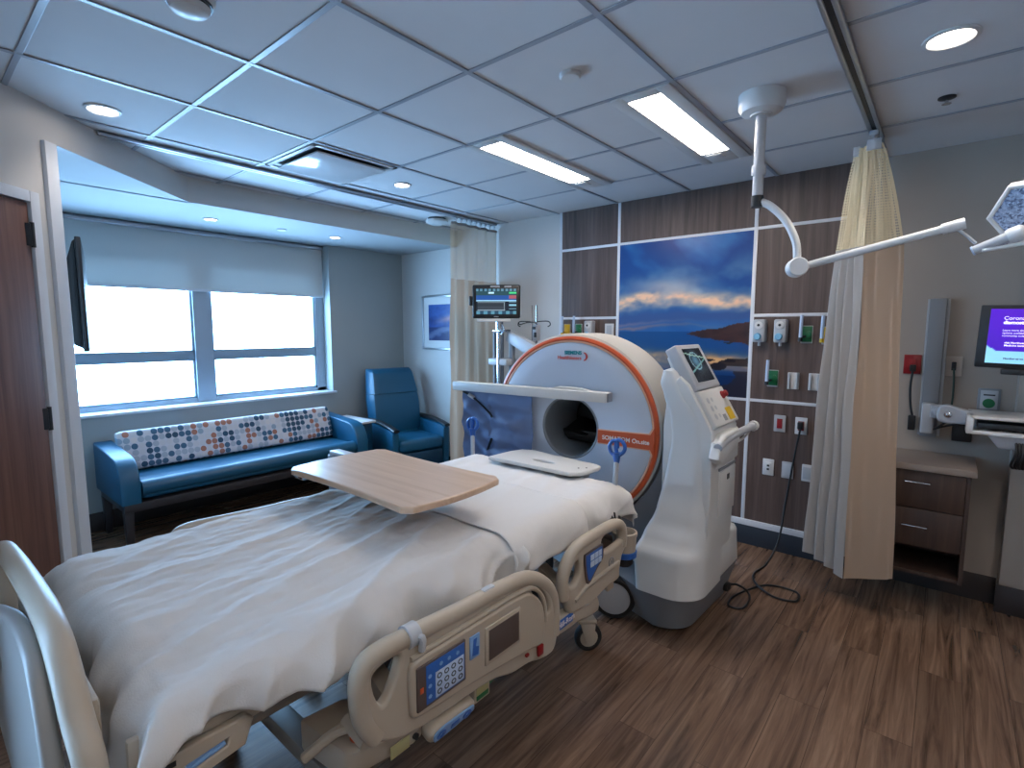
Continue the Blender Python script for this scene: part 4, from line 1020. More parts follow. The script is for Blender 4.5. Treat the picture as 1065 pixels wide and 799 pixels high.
def hn_b(y):
    pts = [(0.05, 0.34), (0.20, 0.24), (0.27, 0.165), (0.34, 0.135), (0.42, 0.145), (0.50, 0.170), (0.56, 0.160), (0.66, 0.185), (0.8, 0.18), (1.0, 0.19), (1.2, 0.20), (1.45, 0.205)]
    for (a, b), (c_, d_) in zip(pts, pts[1:]):
        if y <= c_: return b + (d_ - b) * max(0, (y - a) / (c_ - a))
    return 0.175
tag(drape('blanket', SHEETW, BX0 - 0.005, BX1 + 0.005, 0.255, 1.44, MT + 0.010, hn_b, lambda y: 0.22, foot=True, seed=1.7, wr=2.0, r=0.095, footdrop=0.26, nx=150, ny=170), 'off-white blanket over the foot of the bed under the overbed table', 'blanket')
tag(drape('top_sheet', SHEET, BX0 - 0.015, BX1 + 0.015, 1.38, 1.87, MT + 0.021, lambda y: 0.205, lambda y: 0.22, seed=6.1, wr=0.45, r=0.098, ny=40), 'smooth white top sheet folded back across the middle of the bed', 'bed sheet')
tag(drape('bottom_sheet', SHEET, BX0 + 0.0, BX1 - 0.0, 1.80, 2.30, MT + 0.004, lambda y: 0.19, lambda y: 0.20, head=True, seed=11.0, wr=0.8, r=0.085, ny=50), 'white fitted sheet bunched at the head corner of the mattress', 'bed sheet')

# ------------------------------------------------------------------ overbed table
t = thing('overbed_table', 'wood-topped overbed table swung across the white blanket', 'overbed table', (-2.42, 1.32, 0))
TZ = 1.0
X0, X1, Y0, Y1 = -2.165, -1.36, 1.065, 1.565
ol = [(X0, Y0 + 0.03), (X0 + 0.02, Y0), (X1 - 0.05, Y0), (X1 - 0.005, Y0 + 0.05), (X1 + 0.028, (Y0 + Y1) / 2), (X1 - 0.005, Y1 - 0.05), (X1 - 0.05, Y1), (X0 + 0.05, Y1), (X0 - 0.0, Y1 - 0.06), (X0 - 0.035, (Y0 + Y1) / 2)]
def roundloop(pts, n=10):
    out = []
    k = len(pts)
    for i in range(k):
        a, b, c_ = V(pts[i - 1]), V(pts[i]), V(pts[(i + 1) % k])
        out += [tuple(a.lerp(b, 0.7)), tuple(b)] if False else [tuple(b)]
    return out
arcR = [(X1 + 0.030 * (1 - ((y - (Y0 + Y1) / 2) / ((Y1 - Y0) / 2)) ** 2), y) for y in [Y0 + 0.03 + (Y1 - Y0 - 0.06) * k / 12 for k in range(13)]]
arcL = [(X0 - 0.030 * (1 - ((y - (Y0 + Y1) / 2) / ((Y1 - Y0) / 2)) ** 2), y) for y in [Y1 - 0.03 - (Y1 - Y0 - 0.06) * k / 12 for k in range(13)]]
edgeN = [(x, Y0 + 0.018 * (1 - ((x - (X0 + X1) / 2) / ((X1 - X0) / 2)) ** 2)) for x in [X0 + 0.03 + (X1 - X0 - 0.06) * k / 12 for k in range(13)]]
edgeF = [(x, Y1 - 0.018 * (1 - ((x - (X0 + X1) / 2) / ((X1 - X0) / 2)) ** 2)) for x in [X1 - 0.03 - (X1 - X0 - 0.06) * k / 12 for k in range(13)]]
MB().plate(edgeN + arcR + edgeF + arcL, [], 0.026, 0.006, (0, 0, TZ - 0.013), (1, 0, 0), (0, 1, 0)).build('table_top', TABW, t)
MB().box((-2.12, 1.42, TZ - 0.050), (-1.55, 1.50, TZ - 0.027), 0.006).box((-2.46, 1.44, TZ - 0.060), (-2.10, 1.50, TZ - 0.034), 0.006).build('support_arm', LGREY, t)
MB().box((-2.185, 1.10, TZ - 0.052), (-2.10, 1.15, TZ - 0.036), 0.004).tube([(-2.13, 1.125, TZ - 0.03), (-2.17, 1.125, TZ - 0.046)], 0.008, 10).build('height_lever', CHROME, t)
MB().box((-2.48, 1.44, 0.09), (-2.42, 1.50, TZ - 0.058), 0.008).build('column', GREY, t)
bf = MB().box((-2.50, 1.08, 0.05), (-2.41, 1.56, 0.095), 0.01).box((-2.45, 1.10, 0.05), (-2.10, 1.15, 0.085), 0.008).box((-2.45, 1.49, 0.05), (-2.10, 1.54, 0.085), 0.008).build('base_frame', GREY, t)
for x, y in ((-2.455, 1.10), (-2.455, 1.54), (-2.12, 1.125), (-2.12, 1.515)):
    MB().lathe([(0, -0.011), (0.02, -0.013), (0.026, -0.009), (0.026, 0.009), (0.02, 0.013), (0, 0.011)], (x, y, 0.0262), (1, 0.2, 0), 20).build('caster', RUBBER, t)

# ------------------------------------------------------------------ mobile head CT scanner
GY, GX, GZ, GR = 2.55, -1.69, 1.02, 0.554
t = ct = thing('ct_scanner', 'white mobile head CT scanner with an orange-rimmed round front at the bed head', 'CT scanner', (-1.69, 2.55, 0))
ax = (0, 1, 0); c0 = (GX, GY, GZ)
# lathe heights run along +Y from the front plane
MB().lathe([(0.188, 0.008), (0.20, 0.004), (0.40, 0.002), (0.495, 0.004), (0.505, 0.010), (0.505, 0.05), (0.187, 0.05)], c0, ax, 96).build('front_cover', CTF, ct)
MB().lathe([(0.5055, 0.03), (0.5055, 0.008), (0.511, 0.004), (0.517, 0.006), (0.517, 0.03)], c0, ax, 96).build('front_ring', PEACH, ct)
MB().lathe([(0.5175, 0.03), (0.5175, 0.006), (0.527, 0.003), (0.540, 0.010), (0.542, 0.03)], c0, ax, 96).build('orange_rim', ORANGE, ct)
MB().lathe([(0.5425, 0.022), (0.554, 0.030), (0.558, 0.06), (0.558, 0.33), (0.546, 0.385), (0.49, 0.42), (0.20, 0.42), (0.20, 0.40)], c0, ax, 96).build('gantry_shell', CTB, ct)
MB().lathe([(0.188, 0.007), (0.181, 0.006), (0.174, 0.012), (0.168, 0.05), (0.164, 0.12), (0.162, 0.40), (0.20, 0.42)], c0, ax, 72).build('bore_funnel', BORE, ct)
# dark parts visible through the bore
m = MB(); m.box((GX - 0.16, GY + 0.20, GZ - 0.12), (GX + 0.15, GY + 0.36, GZ - 0.05), 0.012).hull([(GX - 0.13, GY + 0.16, GZ - 0.05), (GX + 0.03, GY + 0.16, GZ - 0.075), (GX - 0.13, GY + 0.40, GZ + 0.01), (GX + 0.03, GY + 0.40, GZ - 0.03), (GX - 0.12, GY + 0.16, GZ - 0.09), (GX + 0.03, GY + 0.40, GZ - 0.09)], 0.006)
m.build('head_cradle', BLACK, ct)
m = MB(); m.tube([(GX + 0.10, GY + 0.38, GZ + 0.13), (GX + 0.03, GY + 0.38, GZ + 0.05), (GX + 0.05, GY + 0.36, GZ - 0.03), (GX + 0.12, GY + 0.34, GZ - 0.09)], 0.022, 12, smooth=6).tube([(GX + 0.11, GY + 0.30, GZ + 0.12), (GX + 0.10, GY + 0.30, GZ + 0.06), (GX + 0.13, GY + 0.30, GZ + 0.0)], 0.010, 10, smooth=4)
m.build('cradle_strap', DARKM, ct)
MB().lathe([(0, 0.415), (0.21, 0.415), (0.21, 0.425), (0, 0.425)], c0, ax, 48).build('bore_cover', BLACK, ct)
# orange band with the model lettering, pale edging
def band(z0, z1, x0, x1, m_, off, name):
    MB().plate([(x0, z0), (x1, z0 - 0.004), (x1 + 0.02, z0 - 0.04), (x1 + 0.022, z1 + 0.045), (x1, z1 + 0.006), (x0, z1)], [], 0.006, 0.0015, (0, GY + off, 0), (1, 0, 0), (0, 0, 1)).build(name, m_, ct)
band(GZ - 0.072, GZ + 0.013, GX + 0.186, GX + 0.488, PEACH, 0.003, 'band_edging')
band(GZ - 0.066, GZ + 0.007, GX + 0.186, GX + 0.496, ORANGE, 0.0015, 'orange_band')
MB().text('SOMATOM On.site', 0.034, (GX + 0.215, GY - 0.0025, GZ - 0.042), bold=0.0006).build('model_lettering', LETW, ct)
MB().text('SIEMENS', 0.030, (GX + 0.075, GY + 0.0012, GZ + 0.435), align='RIGHT', bold=0.0012).build('maker_lettering', GLASSW, ct)
MB().text('Healthineers', 0.031, (GX + 0.075, GY + 0.0012, GZ + 0.405), align='RIGHT', bold=0.0004).build('maker_wordmark', LETTER, ct)
m = MB()
for k in range(9):
    a = -1.1 + k * 0.275; r_ = 0.004 + 0.0008 * (4 - abs(k - 4))
    m.lathe([(r_, -0.001), (r_, 0.001), (0, 0.001)], (GX + 0.082 + 0.026 * math.cos(a), GY + 0.0012, GZ + 0.424 + 0.024 * math.sin(a)), (0, -1, 0), 10)
m.build('maker_dots', LETTER, ct)
# grey skirt closing the gap between gantry and the side tower, tower itself
def arc(R, a0, a1, n=18): return [(GX + R * math.cos(math.radians(a0 + (a1 - a0) * k / n)), GZ + R * math.sin(math.radians(a0 + (a1 - a0) * k / n))) for k in range(n + 1)]
m = MB(); m.extr(arc(0.568, 8, -95) + [(GX, 0.32), (-1.10, 0.32), (-1.05, 0.60), (-1.05, 1.08)], 1, GY + 0.035, GY + 0.40, 0.0)
m.build('grey_inner_housing', CTG, ct, ang=25)
# tower: one moulded shell that follows the ring and flares forward at the foot
def interp(tab, z):
    for (z0, a), (z1, b_) in zip(tab, tab[1:]):
        if z <= z0 and z >= z1:
            t_ = (z0 - z) / (z0 - z1); t_ = t_ * t_ * (3 - 2 * t_) * 0.5 + t_ * 0.5
            return a + (b_ - a) * t_
    return tab[-1][1] if z < tab[-1][0] else tab[0][1]
XL = [(1.400, -1.105), (1.385, -1.140), (1.32, -1.150), (1.26, -1.128), (1.155, -1.094), (1.04, -1.082), (0.88, -1.096), (0.65, -1.136), (0.516, -1.185), (0.423, -1.215), (0.235, -1.190)]
XR = [(1.400, -1.085), (1.385, -1.062), (1.35, -1.038), (1.30, -1.010), (1.12, -0.885), (1.0, -0.864), (0.6, -0.862), (0.235, -0.866)]
YF = [(1.400, 0.07), (1.385, 0.035), (1.32, 0.025), (1.0, 0.025), (0.75, 0.010), (0.60, -0.020), (0.50, -0.060), (0.44, -0.100), (0.235, -0.120)]
RR = [(1.400, 0.03), (1.30, 0.055), (0.95, 0.085), (0.65, 0.10), (0.45, 0.15), (0.235, 0.18)]
b = bmesh.new(); rows = []
zs = [1.400, 1.398, 1.393, 1.385, 1.37] + [1.35 - 0.02 * k for k in range(55)] + [0.235]
for z in zs:
    xl, xr, yf = interp(XL, z), interp(XR, z), GY + interp(YF, z); yb = GY + 0.26; w_ = xr - xl
    rl, rr = min(0.03, w_ * 0.4), min(interp(RR, z), w_ * 0.5); row = [(xl, yb)]
    for k in range(7): a_ = math.pi + (math.pi / 2) * k / 6; row.append((xl + rl + rl * math.cos(a_), yf + rl + rl * math.sin(a_)))
    for k in range(11): a_ = 1.5 * math.pi + (math.pi / 2) * k / 10; row.append((xr - rr + rr * math.cos(a_), yf + rr + rr * math.sin(a_)))
    row.append((xr, yb)); rows.append([b.verts.new((x, y, z)) for x, y in row])
for A_, B_ in zip(rows, rows[1:]):
    for k in range(len(A_)): b.faces.new((A_[k], A_[(k + 1) % len(A_)], B_[(k + 1) % len(A_)], B_[k]))
b.faces.new(rows[0]); b.faces.new(rows[-1][::-1]); bmesh.ops.recalc_face_normals(b, faces=b.faces)
MB().merge(b).build('tower_front', CTW, ct, ang=50)
m = MB(); m.extr([(-1.12, 0.42), (-0.872, 0.42), (-0.862, 0.70), (-0.862, 1.085), (-0.882, 1.125), (-0.992, 1.32), (-1.04, 1.36), (-1.10, 1.30), (-1.12, 1.10)], 1, GY + 0.03, GY + 0.42, 0.012, 3)
m.build('tower_body', CTW, ct, ang=28)
# side cover seams and latch on the +X face
m = MB(); m.box((-0.866, GY + 0.155, 0.62), (-0.8575, GY + 0.415, 0.86), 0.006)
m.hull([(-0.866, GY + 0.10, 0.885), (-0.852, GY + 0.10, 0.90), (-0.852, GY + 0.10, 1.055), (-0.866, GY + 0.10, 1.07), (-0.866, GY + 0.43, 0.89), (-0.852, GY + 0.43, 0.905), (-0.852, GY + 0.43, 1.055), (-0.866, GY + 0.43, 1.07)], 0.006)
m.build('side_cover', CTW, ct)
MB().box((-0.858, GY + 0.27, 0.80), (-0.8555, GY + 0.31, 0.83), 0.002).build('key_slot', BLACK, ct)
MB().hull([(-0.866, GY + 0.14, 0.87), (-0.855, GY + 0.14, 0.87), (-0.866, GY + 0.40, 0.87), (-0.855, GY + 0.40, 0.87), (-0.866, GY + 0.14, 0.883), (-0.855, GY + 0.14, 0.883), (-0.866, GY + 0.40, 0.883), (-0.855, GY + 0.40, 0.883)]).build('seam', CTG, ct)
# console: sloped surface facing +X, screen above keypad
sl = V((-0.230, 0, 0.40)).normalized()          # up the slope
nn = V((sl.z, 0, -sl.x))
CM = Matrix((V((0, 1, 0)), sl, nn)).transposed().to_4x4(); CM.translation = V((-0.858, GY + 0.055, 1.105))
# local x along +Y (0..0.36), local y up the slope, local z outwards
MB().box((0.0, 0.0, -0.03), (0.355, 0.205, 0.012), 0.008, 3, CM).build('keypad_panel', CTW, ct)
sc_ = MB().box((0.0, 0.207, -0.050), (0.335, 0.470, 0.016), 0.010, 3, CM).build('screen_housing', LGREY, ct)
MB().hull([CM @ V(p) for p in ((0.012, 0.20, -0.045), (0.34, 0.20, -0.045), (0.012, 0.445, -0.045), (0.34, 0.445, -0.045), (0.02, 0.20, -0.085), (0.33, 0.20, -0.085), (0.02, 0.43, -0.065), (0.33, 0.43, -0.065))], 0.006).build('screen_back', CTW, ct)
def ctscr(x, y):
    d_ = math.hypot(x - 0.45, y - 0.62)
    c = (12, 16, 24)
    if 0.10 < y: c = mixc((14, 22, 30), (70, 104, 124), max(0, 1 - d_ * 2.4) * 1.1)
    if 0.24 < d_ < 0.27: c = (110, 140, 150)
    if abs(y - 0.3 - 0.35 * x) < 0.02: c = (90, 130, 130)
    if abs(y - 0.88 + 0.2 * x) < 0.02: c = (120, 150, 140)
    return c
SCR = vcmat('lit_screen', 0.15, 0.55)
q = CM @ V((0.045, 0.248, 0.0175))
picture('screen', SCR, ct, q, (0, 1, 0), sl, 0.245, 0.195, ctscr, 40, 30)
m = MB(); B_ = lambda a, b, c_, d_: m.box((a, b, 0.012), (c_, d_, 0.0135), 0.0, 1, CM)
for k in range(3):
    yy = 0.055 + 0.045 * k
    MB().lathe([(0.016, 0), (0.016, 0.0012), (0, 0.0012)], CM @ V((0.06, yy, 0.012)), nn, 16).build('key', LGREY, ct)
    MB().lathe([(0.012, 0), (0.012, 0.0012), (0, 0.0012)], CM @ V((0.115, yy, 0.012)), nn, 16).build('key', LGREY, ct)
MB().lathe([(0.022, 0), (0.022, 0.006), (0.018, 0.010), (0.018, 0.024), (0.013, 0.030), (0, 0.030)], CM @ V((0.29, 0.155, 0.012)), nn, 24).build('emergency_button', REDP, ct)
MB().box((0.225, 0.015, 0.012), (0.31, 0.085, 0.0145), 0.001, 1, CM).build('yellow_label', YELP, ct)
MB().box((0.15, 0.02, 0.012), (0.195, 0.055, 0.0140), 0.001, 1, CM).build('type_plate', GREY, ct)
# push handle along Y
MB().tube([(-0.83, GY + 0.02, 1.02), (-0.83, GY + 0.20, 1.045), (-0.83, GY + 0.62, 1.045)], 0.021, 16, smooth=4).build('push_handle', LGREY, ct)
MB().extr([(GY + 0.0, 0.965), (GY + 0.03, 1.04), (GY + 0.10, 1.075), (GY + 0.30, 1.078), (GY + 0.33, 1.06), (GY + 0.33, 1.00), (GY + 0.05, 0.93)], 0, -0.872, -0.815, 0.014, 3).build('handle_socket', CTW, ct)
MB().tube([(-0.83, GY + 0.605, 1.045), (-0.83, GY + 0.635, 1.045)], 0.029, 18).tube([(-0.83, GY + 0.33, 1.0), (-0.83, GY + 0.45, 1.005), (-0.83, GY + 0.62, 1.04)], 0.006, 8, smooth=4).build('handle_end', CTW, ct)
# cowl and base
m = MB()
m.hull([(-1.19, GY + 0.12, 0.44), (-0.90, GY + 0.12, 0.47), (-0.872, GY + 0.55, 0.47), (-1.0, GY + 0.60, 0.47), (-1.19, GY + 0.12, 0.24), (-0.868, GY + 0.12, 0.24), (-0.866, GY + 0.58, 0.24), (-1.0, GY + 0.63, 0.24), (-2.0, GY + 0.5, 0.24), (-2.0, GY + 0.28, 0.24), (-2.0, GY + 0.28, 0.36), (-2.0, GY + 0.5, 0.36)], 0.02, 4)
m.build('base_cowl', CTW, ct, ang=25)
m = MB()
cr_ = [(-1.045 + 0.16 * math.sin(k * math.pi / 16), GY + 0.055 - 0.16 * math.cos(k * math.pi / 16)) for k in range(9)]
m.hull([(-1.175, GY - 0.105, 0.235)] + [(x, y, 0.235) for x, y in cr_] + [(-0.875, GY + 0.57, 0.235), (-2.0, GY + 0.5, 0.235), (-2.0, GY + 0.28, 0.235),
        (-1.15, GY - 0.03, 0.03)] + [(x - 0.06, y + 0.05, 0.03) for x, y in cr_] + [(-0.93, GY + 0.52, 0.03), (-2.0, GY + 0.45, 0.03), (-2.0, GY + 0.28, 0.03)], 0.0)
m.build('base', CTG, ct, ang=25)
def ctwheel(x, y, r, ang):
    a_ = V((math.cos(ang), math.sin(ang), 0)); c_ = (x, y, r)
    w_ = MB().lathe([(r * 0.78, -0.028), (r * 0.93, -0.028), (r, -0.018), (r, 0.018), (r * 0.93, 0.028), (r * 0.78, 0.028)], c_, a_, 48).build('wheel', RUBBER, ct)
    MB().lathe([(0, -0.034), (r * 0.5, -0.032), (r * 0.78, -0.024), (r * 0.79, 0.0), (r * 0.78, 0.024), (r * 0.5, 0.032), (0, 0.034)], c_, a_, 40).build('hub_cover', LGREY, w_)
ctwheel(-1.335, GY - 0.07, 0.118, math.radians(-66))
ctwheel(-1.95, GY + 0.02, 0.130, math.radians(-90))
ctwheel(-1.90, GY + 0.55, 0.10, math.radians(-90)); ctwheel(-1.05, GY + 0.66, 0.10, math.radians(-90)) if False else None
# bar across the front that carries the radiation curtain
m = MB(); m.box((-2.53, GY - 0.085, 1.198), (-1.415, GY - 0.02, 1.254), 0.005).box((-1.75, GY - 0.03, 1.20), (-1.60, GY + 0.01, 1.24), 0.004)
m.extr([(-1.80, 1.252), (-1.74, 1.268), (-1.60, 1.268), (-1.52, 1.252)], 1, GY - 0.06, GY - 0.02, 0.004)
m.build('curtain_bar', CTW, ct)
MB().box((-1.415, GY - 0.080, 1.202), (-1.408, GY - 0.024, 1.250), 0.002).build('bar_end_cap', GREY, ct)
t = thing('shielding_drape', 'blue shielding drape with dark straps hanging from the scanner bar', 'shielding drape', (-1.69, 2.55, 0))
drp = t
def dr(u, v):
    x = -2.455 + 0.545 * u; z = 1.20 - 0.46 * v
    k = abs(z - (1.0 + 0.18 * (x + 2.385)))
    p = 0.012 * math.sin(9 * z * 6 + 3 * x) * math.exp(-((u - 0.62) / 0.3) ** 2) + 0.012 * fbm(x * 8, z * 14, 2) + 0.02 * v * math.sin(u * 7)
    if u < 0.42: p += 0.010 * math.sin((x + z) * 40)
    return V((x, GY - 0.052 - 0.012 + p * min(1, v * 5), z))
MB().grid(dr, 50, 40, 0.004).build('fabric', BLUEFAB, t)
def strap(pts):
    q = [dr(u, v) - V((0, 0.010, 0)) for u, v in pts]; return q
MB().tube(strap([(0.02, 0.02), (0.18, 0.10), (0.40, 0.28), (0.46, 0.34)]), 0.010, 8, flat=0.5, smooth=4).tube(strap([(0.46, 0.64), (0.38, 0.80), (0.33, 0.96)]), 0.010, 8, flat=0.5, smooth=4).build('strap', BLACK, t)
MB().tube(strap([(0.10, 0.055), (0.18, 0.10)]), 0.013, 8).build('buckle', LGREY, t)
drp.rotation_euler.z = math.radians(5)
for ch in ct.children:
    if ch.name.split('.')[0] in ('front_cover', 'front_ring', 'orange_rim', 'gantry_shell', 'bore_funnel', 'head_cradle', 'cradle_strap', 'bore_cover', 'band_edging', 'orange_band', 'model_lettering', 'maker_lettering', 'maker_wordmark', 'maker_dots', 'grey_inner_housing', 'curtain_bar', 'bar_end_cap'):
        ch.rotation_euler.z = math.radians(5)
# head support board reaching into the bore
t = thing('head_board', 'white plastic board with an oval hand hole lying between bed and scanner', 'transfer board', (-1.63, 2.30, 0.86))
ol = [(-1.965, 2.14), (-1.955, 2.32), (-1.93, 2.40), (-1.87, 2.432), (-1.40, 2.385), (-1.365, 2.365), (-1.355, 2.33), (-1.365, 2.25), (-1.38, 2.19), (-1.42, 2.15)]
MB().plate(ol, [[(-1.66 + 0.075 * math.cos(a), 2.255 + 0.022 * math.sin(a)) for a in [2 * math.pi * k / 24 for k in range(24)]]], 0.022, 0.007, (0, 0, 0.870), (1, 0, 0), (0, 1, 0), smooth=0).build('board', CTW, t)
m = MB()
for dx in (0, 0.03): m.lathe([(0.005, 0), (0.005, 0.002), (0, 0.002)], (-1.43 + dx, 2.25 + dx, 0.881), seg=10)
m.build('screws', DARKM, t)
MB().box((-1.80, 2.32, 0.80), (-1.45, 2.40, 0.860), 0.004).build('support_block', LGREY, t)

# ------------------------------------------------------------------ power cord from the scanner to the wall
t = thing('power_cord', 'black power cord looping on the floor from scanner to red outlet', 'power cord', (-0.9, 3.4, 0))
pts = [(-0.90, 3.05, 0.10), (-0.88, 3.16, 0.07), (-0.84, 3.24, 0.012), (-0.80, 3.16, 0.008), (-0.80, 3.02, 0.008), (-0.87, 3.00, 0.008), (-0.88, 3.12, 0.010), (-0.82, 3.30, 0.012), (-0.74, 3.42, 0.008), (-0.60, 3.42, 0.008), (-0.585, 3.30, 0.008), (-0.70, 3.27, 0.012), (-0.82, 3.36, 0.02), (-0.87, 3.52, 0.008), (-0.84, 3.70, 0.02), (-0.80, 3.82, 0.16), (-0.785, 3.90, 0.42), (-0.76, 3.955, 0.72), (-0.742, 3.975, 0.88), (-0.738, 3.985, 0.92)]
MB().tube(pts, 0.0065, 10, smooth=10).build('cord', CORDM, t)
MB().box((-0.915, 3.02, 0.075), (-0.885, 3.08, 0.115), 0.006).build('strain_relief', CORDM, t)
MB().box((-0.756, 3.965, 0.915), (-0.722, 3.998, 0.965), 0.006).build('plug', CORDM, t)

# ------------------------------------------------------------------ devices on the headwall
FW = HY - 0.0215           # face of the panelling
def wallplate(x, z, w_, h, m_, inner, label, cat, group=None, ins=None, par=None, yf=FW):
    t = thing('wall_outlet' if cat == 'outlet' else 'wall_plate', label, cat, (x, yf, z), group)
    MB().box((x - w_ / 2, yf - 0.010, z - h / 2), (x + w_ / 2, yf - 0.0005, z + h / 2), 0.003).build('plate', m_, t)
    if ins: MB().box((x - ins[0] / 2, yf - 0.013, z - ins[1] / 2), (x + ins[0] / 2, yf - 0.009, z + ins[1] / 2), 0.002).build('face', inner, t)
    return t
IVORY = mat('plate_grey', (170, 170, 172), 0.4)
wallplate(-0.873, 0.937, 0.075, 0.118, IVORY, REDP, 'red emergency outlet in a white plate with nothing plugged in', 'outlet', ins=(0.036, 0.070))
wallplate(-0.738, 0.935, 0.075, 0.118, WHITE, REDP, 'red outlet with the black scanner cord plugged in', 'outlet', ins=(0.038, 0.066))
wallplate(-0.605, 0.930, 0.075, 0.118, IVORY, LGREY, 'grey-white outlet half behind the curtain, right of the two red outlets', 'outlet', ins=(0.036, 0.070))
t = wallplate(-0.933, 0.611, 0.075, 0.118, WHITE, WHITE, 'white data outlet with two dark jacks low on the headwall', 'outlet', ins=(0.040, 0.074))
for dz in (-0.014, 0.012): MB().box((-0.941, FW - 0.0145, 0.611 + dz - 0.007), (-0.925, FW - 0.0125, 0.611 + dz + 0.007), 0.001).build('jack', BLACK, t)
wallplate(-0.807, 0.610, 0.075, 0.118, IVORY, LGREY, 'grey blank plate behind the hanging power cord', 'wall plate', ins=(0.056, 0.09))
wallplate(-0.680, 0.610, 0.075, 0.118, WHITE, LGREY, 'grey blank plate with white ends nearest the right curtain', 'wall plate', ins=(0.060, 0.085))
for x, lb_ in ((-0.802, 'white slide bracket beside the small green oxygen outlet'), (-0.673, 'white slide bracket nearest the right curtain')):
    t = thing('slide_bracket', lb_, 'wall bracket', (x, FW, 1.245))
    MB().box((x - 0.036, FW - 0.010, 1.187), (x + 0.036, FW - 0.0005, 1.303), 0.003).build('plate', WHITE, t)
    m = MB(); m.box((x - 0.030, FW - 0.026, 1.19), (x - 0.018, FW - 0.009, 1.30), 0.003).box((x + 0.018, FW - 0.026, 1.19), (x + 0.030, FW - 0.009, 1.30), 0.003).build('channel', LGREY, t)
def gas(x, z, m_, label, tube_, group=None):
    t = thing('gas_outlet', label, 'gas outlet', (x, FW, z), group)
    MB().box((x - 0.036, FW - 0.010, z - 0.06), (x + 0.036, FW - 0.0005, z + 0.06), 0.003).build('plate', IVORY, t)
    MB().box((x - 0.030, FW - 0.014, z - 0.05), (x + 0.032, FW - 0.009, z + 0.056), 0.003).lathe([(0.024, 0), (0.024, 0.010), (0.014, 0.014), (0.0, 0.012)], (x + 0.008, FW - 0.013, z), (0, -1, 0), 24).build('coloured_face', m_, t)
    m = MB(); m.tube([(x - 0.028, FW - 0.045, z + 0.13), (x - 0.030, FW - 0.047, z + 0.04), (x - 0.030, FW - 0.047, z - 0.03)], 0.011, 12)
    m.build('flow_tube', MEMB, t)
    MB().cyl((x - 0.030, FW - 0.047, z - 0.045), (x - 0.030, FW - 0.047, z - 0.02), 0.014, seg=14).cyl((x - 0.030, FW - 0.047, z - 0.02), (x, FW - 0.012, z - 0.01), 0.009, seg=10).build('valve', DARKM if m_ is GREENP else m_, t)
    return t
gas(-0.736, 1.566, GREENP, 'green oxygen outlet with a flow tube, upper row between regulators and yellow outlet', True)
gas(-0.610, 1.560, YELP, 'yellow medical air outlet beside the right curtain', True)
gas(-0.933, 1.255, GREENP, 'green oxygen outlet alone in the lower row under the regulators', True)
gas(-2.685, 1.59, YELP, 'yellow medical air outlet peeking over the scanner rim', True)
gas(-2.560, 1.59, GREENP, 'green oxygen outlet peeking over the scanner rim beside the pale regulator', True)
def regulator(x, z, label):
    t = thing('suction_regulator', label, 'suction regulator', (x, FW, z))
    MB().box((x - 0.042, FW - 0.075, z - 0.075), (x + 0.038, FW - 0.0005, z + 0.085), 0.012, 3).build('body', LGREY, t)
    MB().lathe([(0.026, 0), (0.026, 0.008), (0, 0.009)], (x - 0.002, FW - 0.074, z + 0.045), (0, -1, 0), 24).build('gauge', WHITE, t)
    MB().lathe([(0.009, 0), (0.009, 0.002), (0, 0.002)], (x - 0.002, FW - 0.083, z + 0.045), (0, -1, 0), 14).build('needle_cap', DARKM, t)
    MB().lathe([(0.024, 0), (0.026, 0.010), (0.020, 0.022), (0, 0.022)], (x - 0.006, FW - 0.074, z - 0.035), (0, -1, 0), 20).build('dial', mat('pale_blue_plastic', (120, 176, 206), 0.4), t)
    MB().cyl((x, FW - 0.05, z - 0.10), (x, FW - 0.05, z - 0.07), 0.010, seg=12).build('port', LGREY, t)
regulator(-1.024, 1.585, 'blue and white suction regulator next to the sunset mural')
regulator(-0.888, 1.585, 'blue and white suction regulator next to the green oxygen outlet')
regulator(-2.425, 1.590, 'blue and white suction regulator behind the top of the scanner')
wallplate(-2.25, 1.59, 0.085, 0.12, WHITE, LGREY, 'pale wall plate behind the scanner left of the mural', 'wall plate', ins=(0.05, 0.09))
# devices on the plain wall by the cabinet
YW = HY - 0.0005
wallplate(-0.156, 1.387, 0.085, 0.118, REDP, REDP, 'red emergency outlet with a cord on the plain wall beside the track', 'outlet', ins=(0.036, 0.068), yf=YW)
wallplate(0.039, 1.384, 0.075, 0.118, WALL, BLACK, 'beige outlet with a green cord right of the upright wall track', 'outlet', ins=(0.022, 0.05), yf=YW)
t = wallplate(0.205, 1.198, 0.098, 0.13, GREY, LGREY, 'grey-framed wall plate with a green round mark under the purple screen', 'wall plate', ins=(0.075, 0.108), yf=YW)
MB().lathe([(0.027, 0), (0.027, 0.002), (0, 0.002)], (0.205, YW - 0.0125, 1.178), (0, -1, 0), 24).build('green_mark', GREENP, t)
MB().box((0.180, YW - 0.0145, 1.222), (0.230, YW - 0.0125, 1.230)).build('print_marks', LETB, t)
t = thing('power_cord', 'black cord hanging from the red outlet on the plain wall', 'power cord', (-0.15, 4.0, 1.0))
MB().tube([(-0.150, YW - 0.03, 1.355), (-0.156, YW - 0.03, 1.25), (-0.150, YW - 0.028, 1.15), (-0.135, YW - 0.028, 1.07)], 0.006, 8, smooth=8).build('cord', CORDM, t)
MB().box((-0.166, YW - 0.045, 1.345), (-0.135, YW - 0.013, 1.385), 0.004).box((-0.155, YW - 0.045, 0.985), (-0.118, YW - 0.012, 1.075), 0.006).build('plug', CORDM, t)
t = thing('power_cord', 'dark green cord hanging beside the grey wall track', 'power cord', (0.04, 4.0, 1.1))
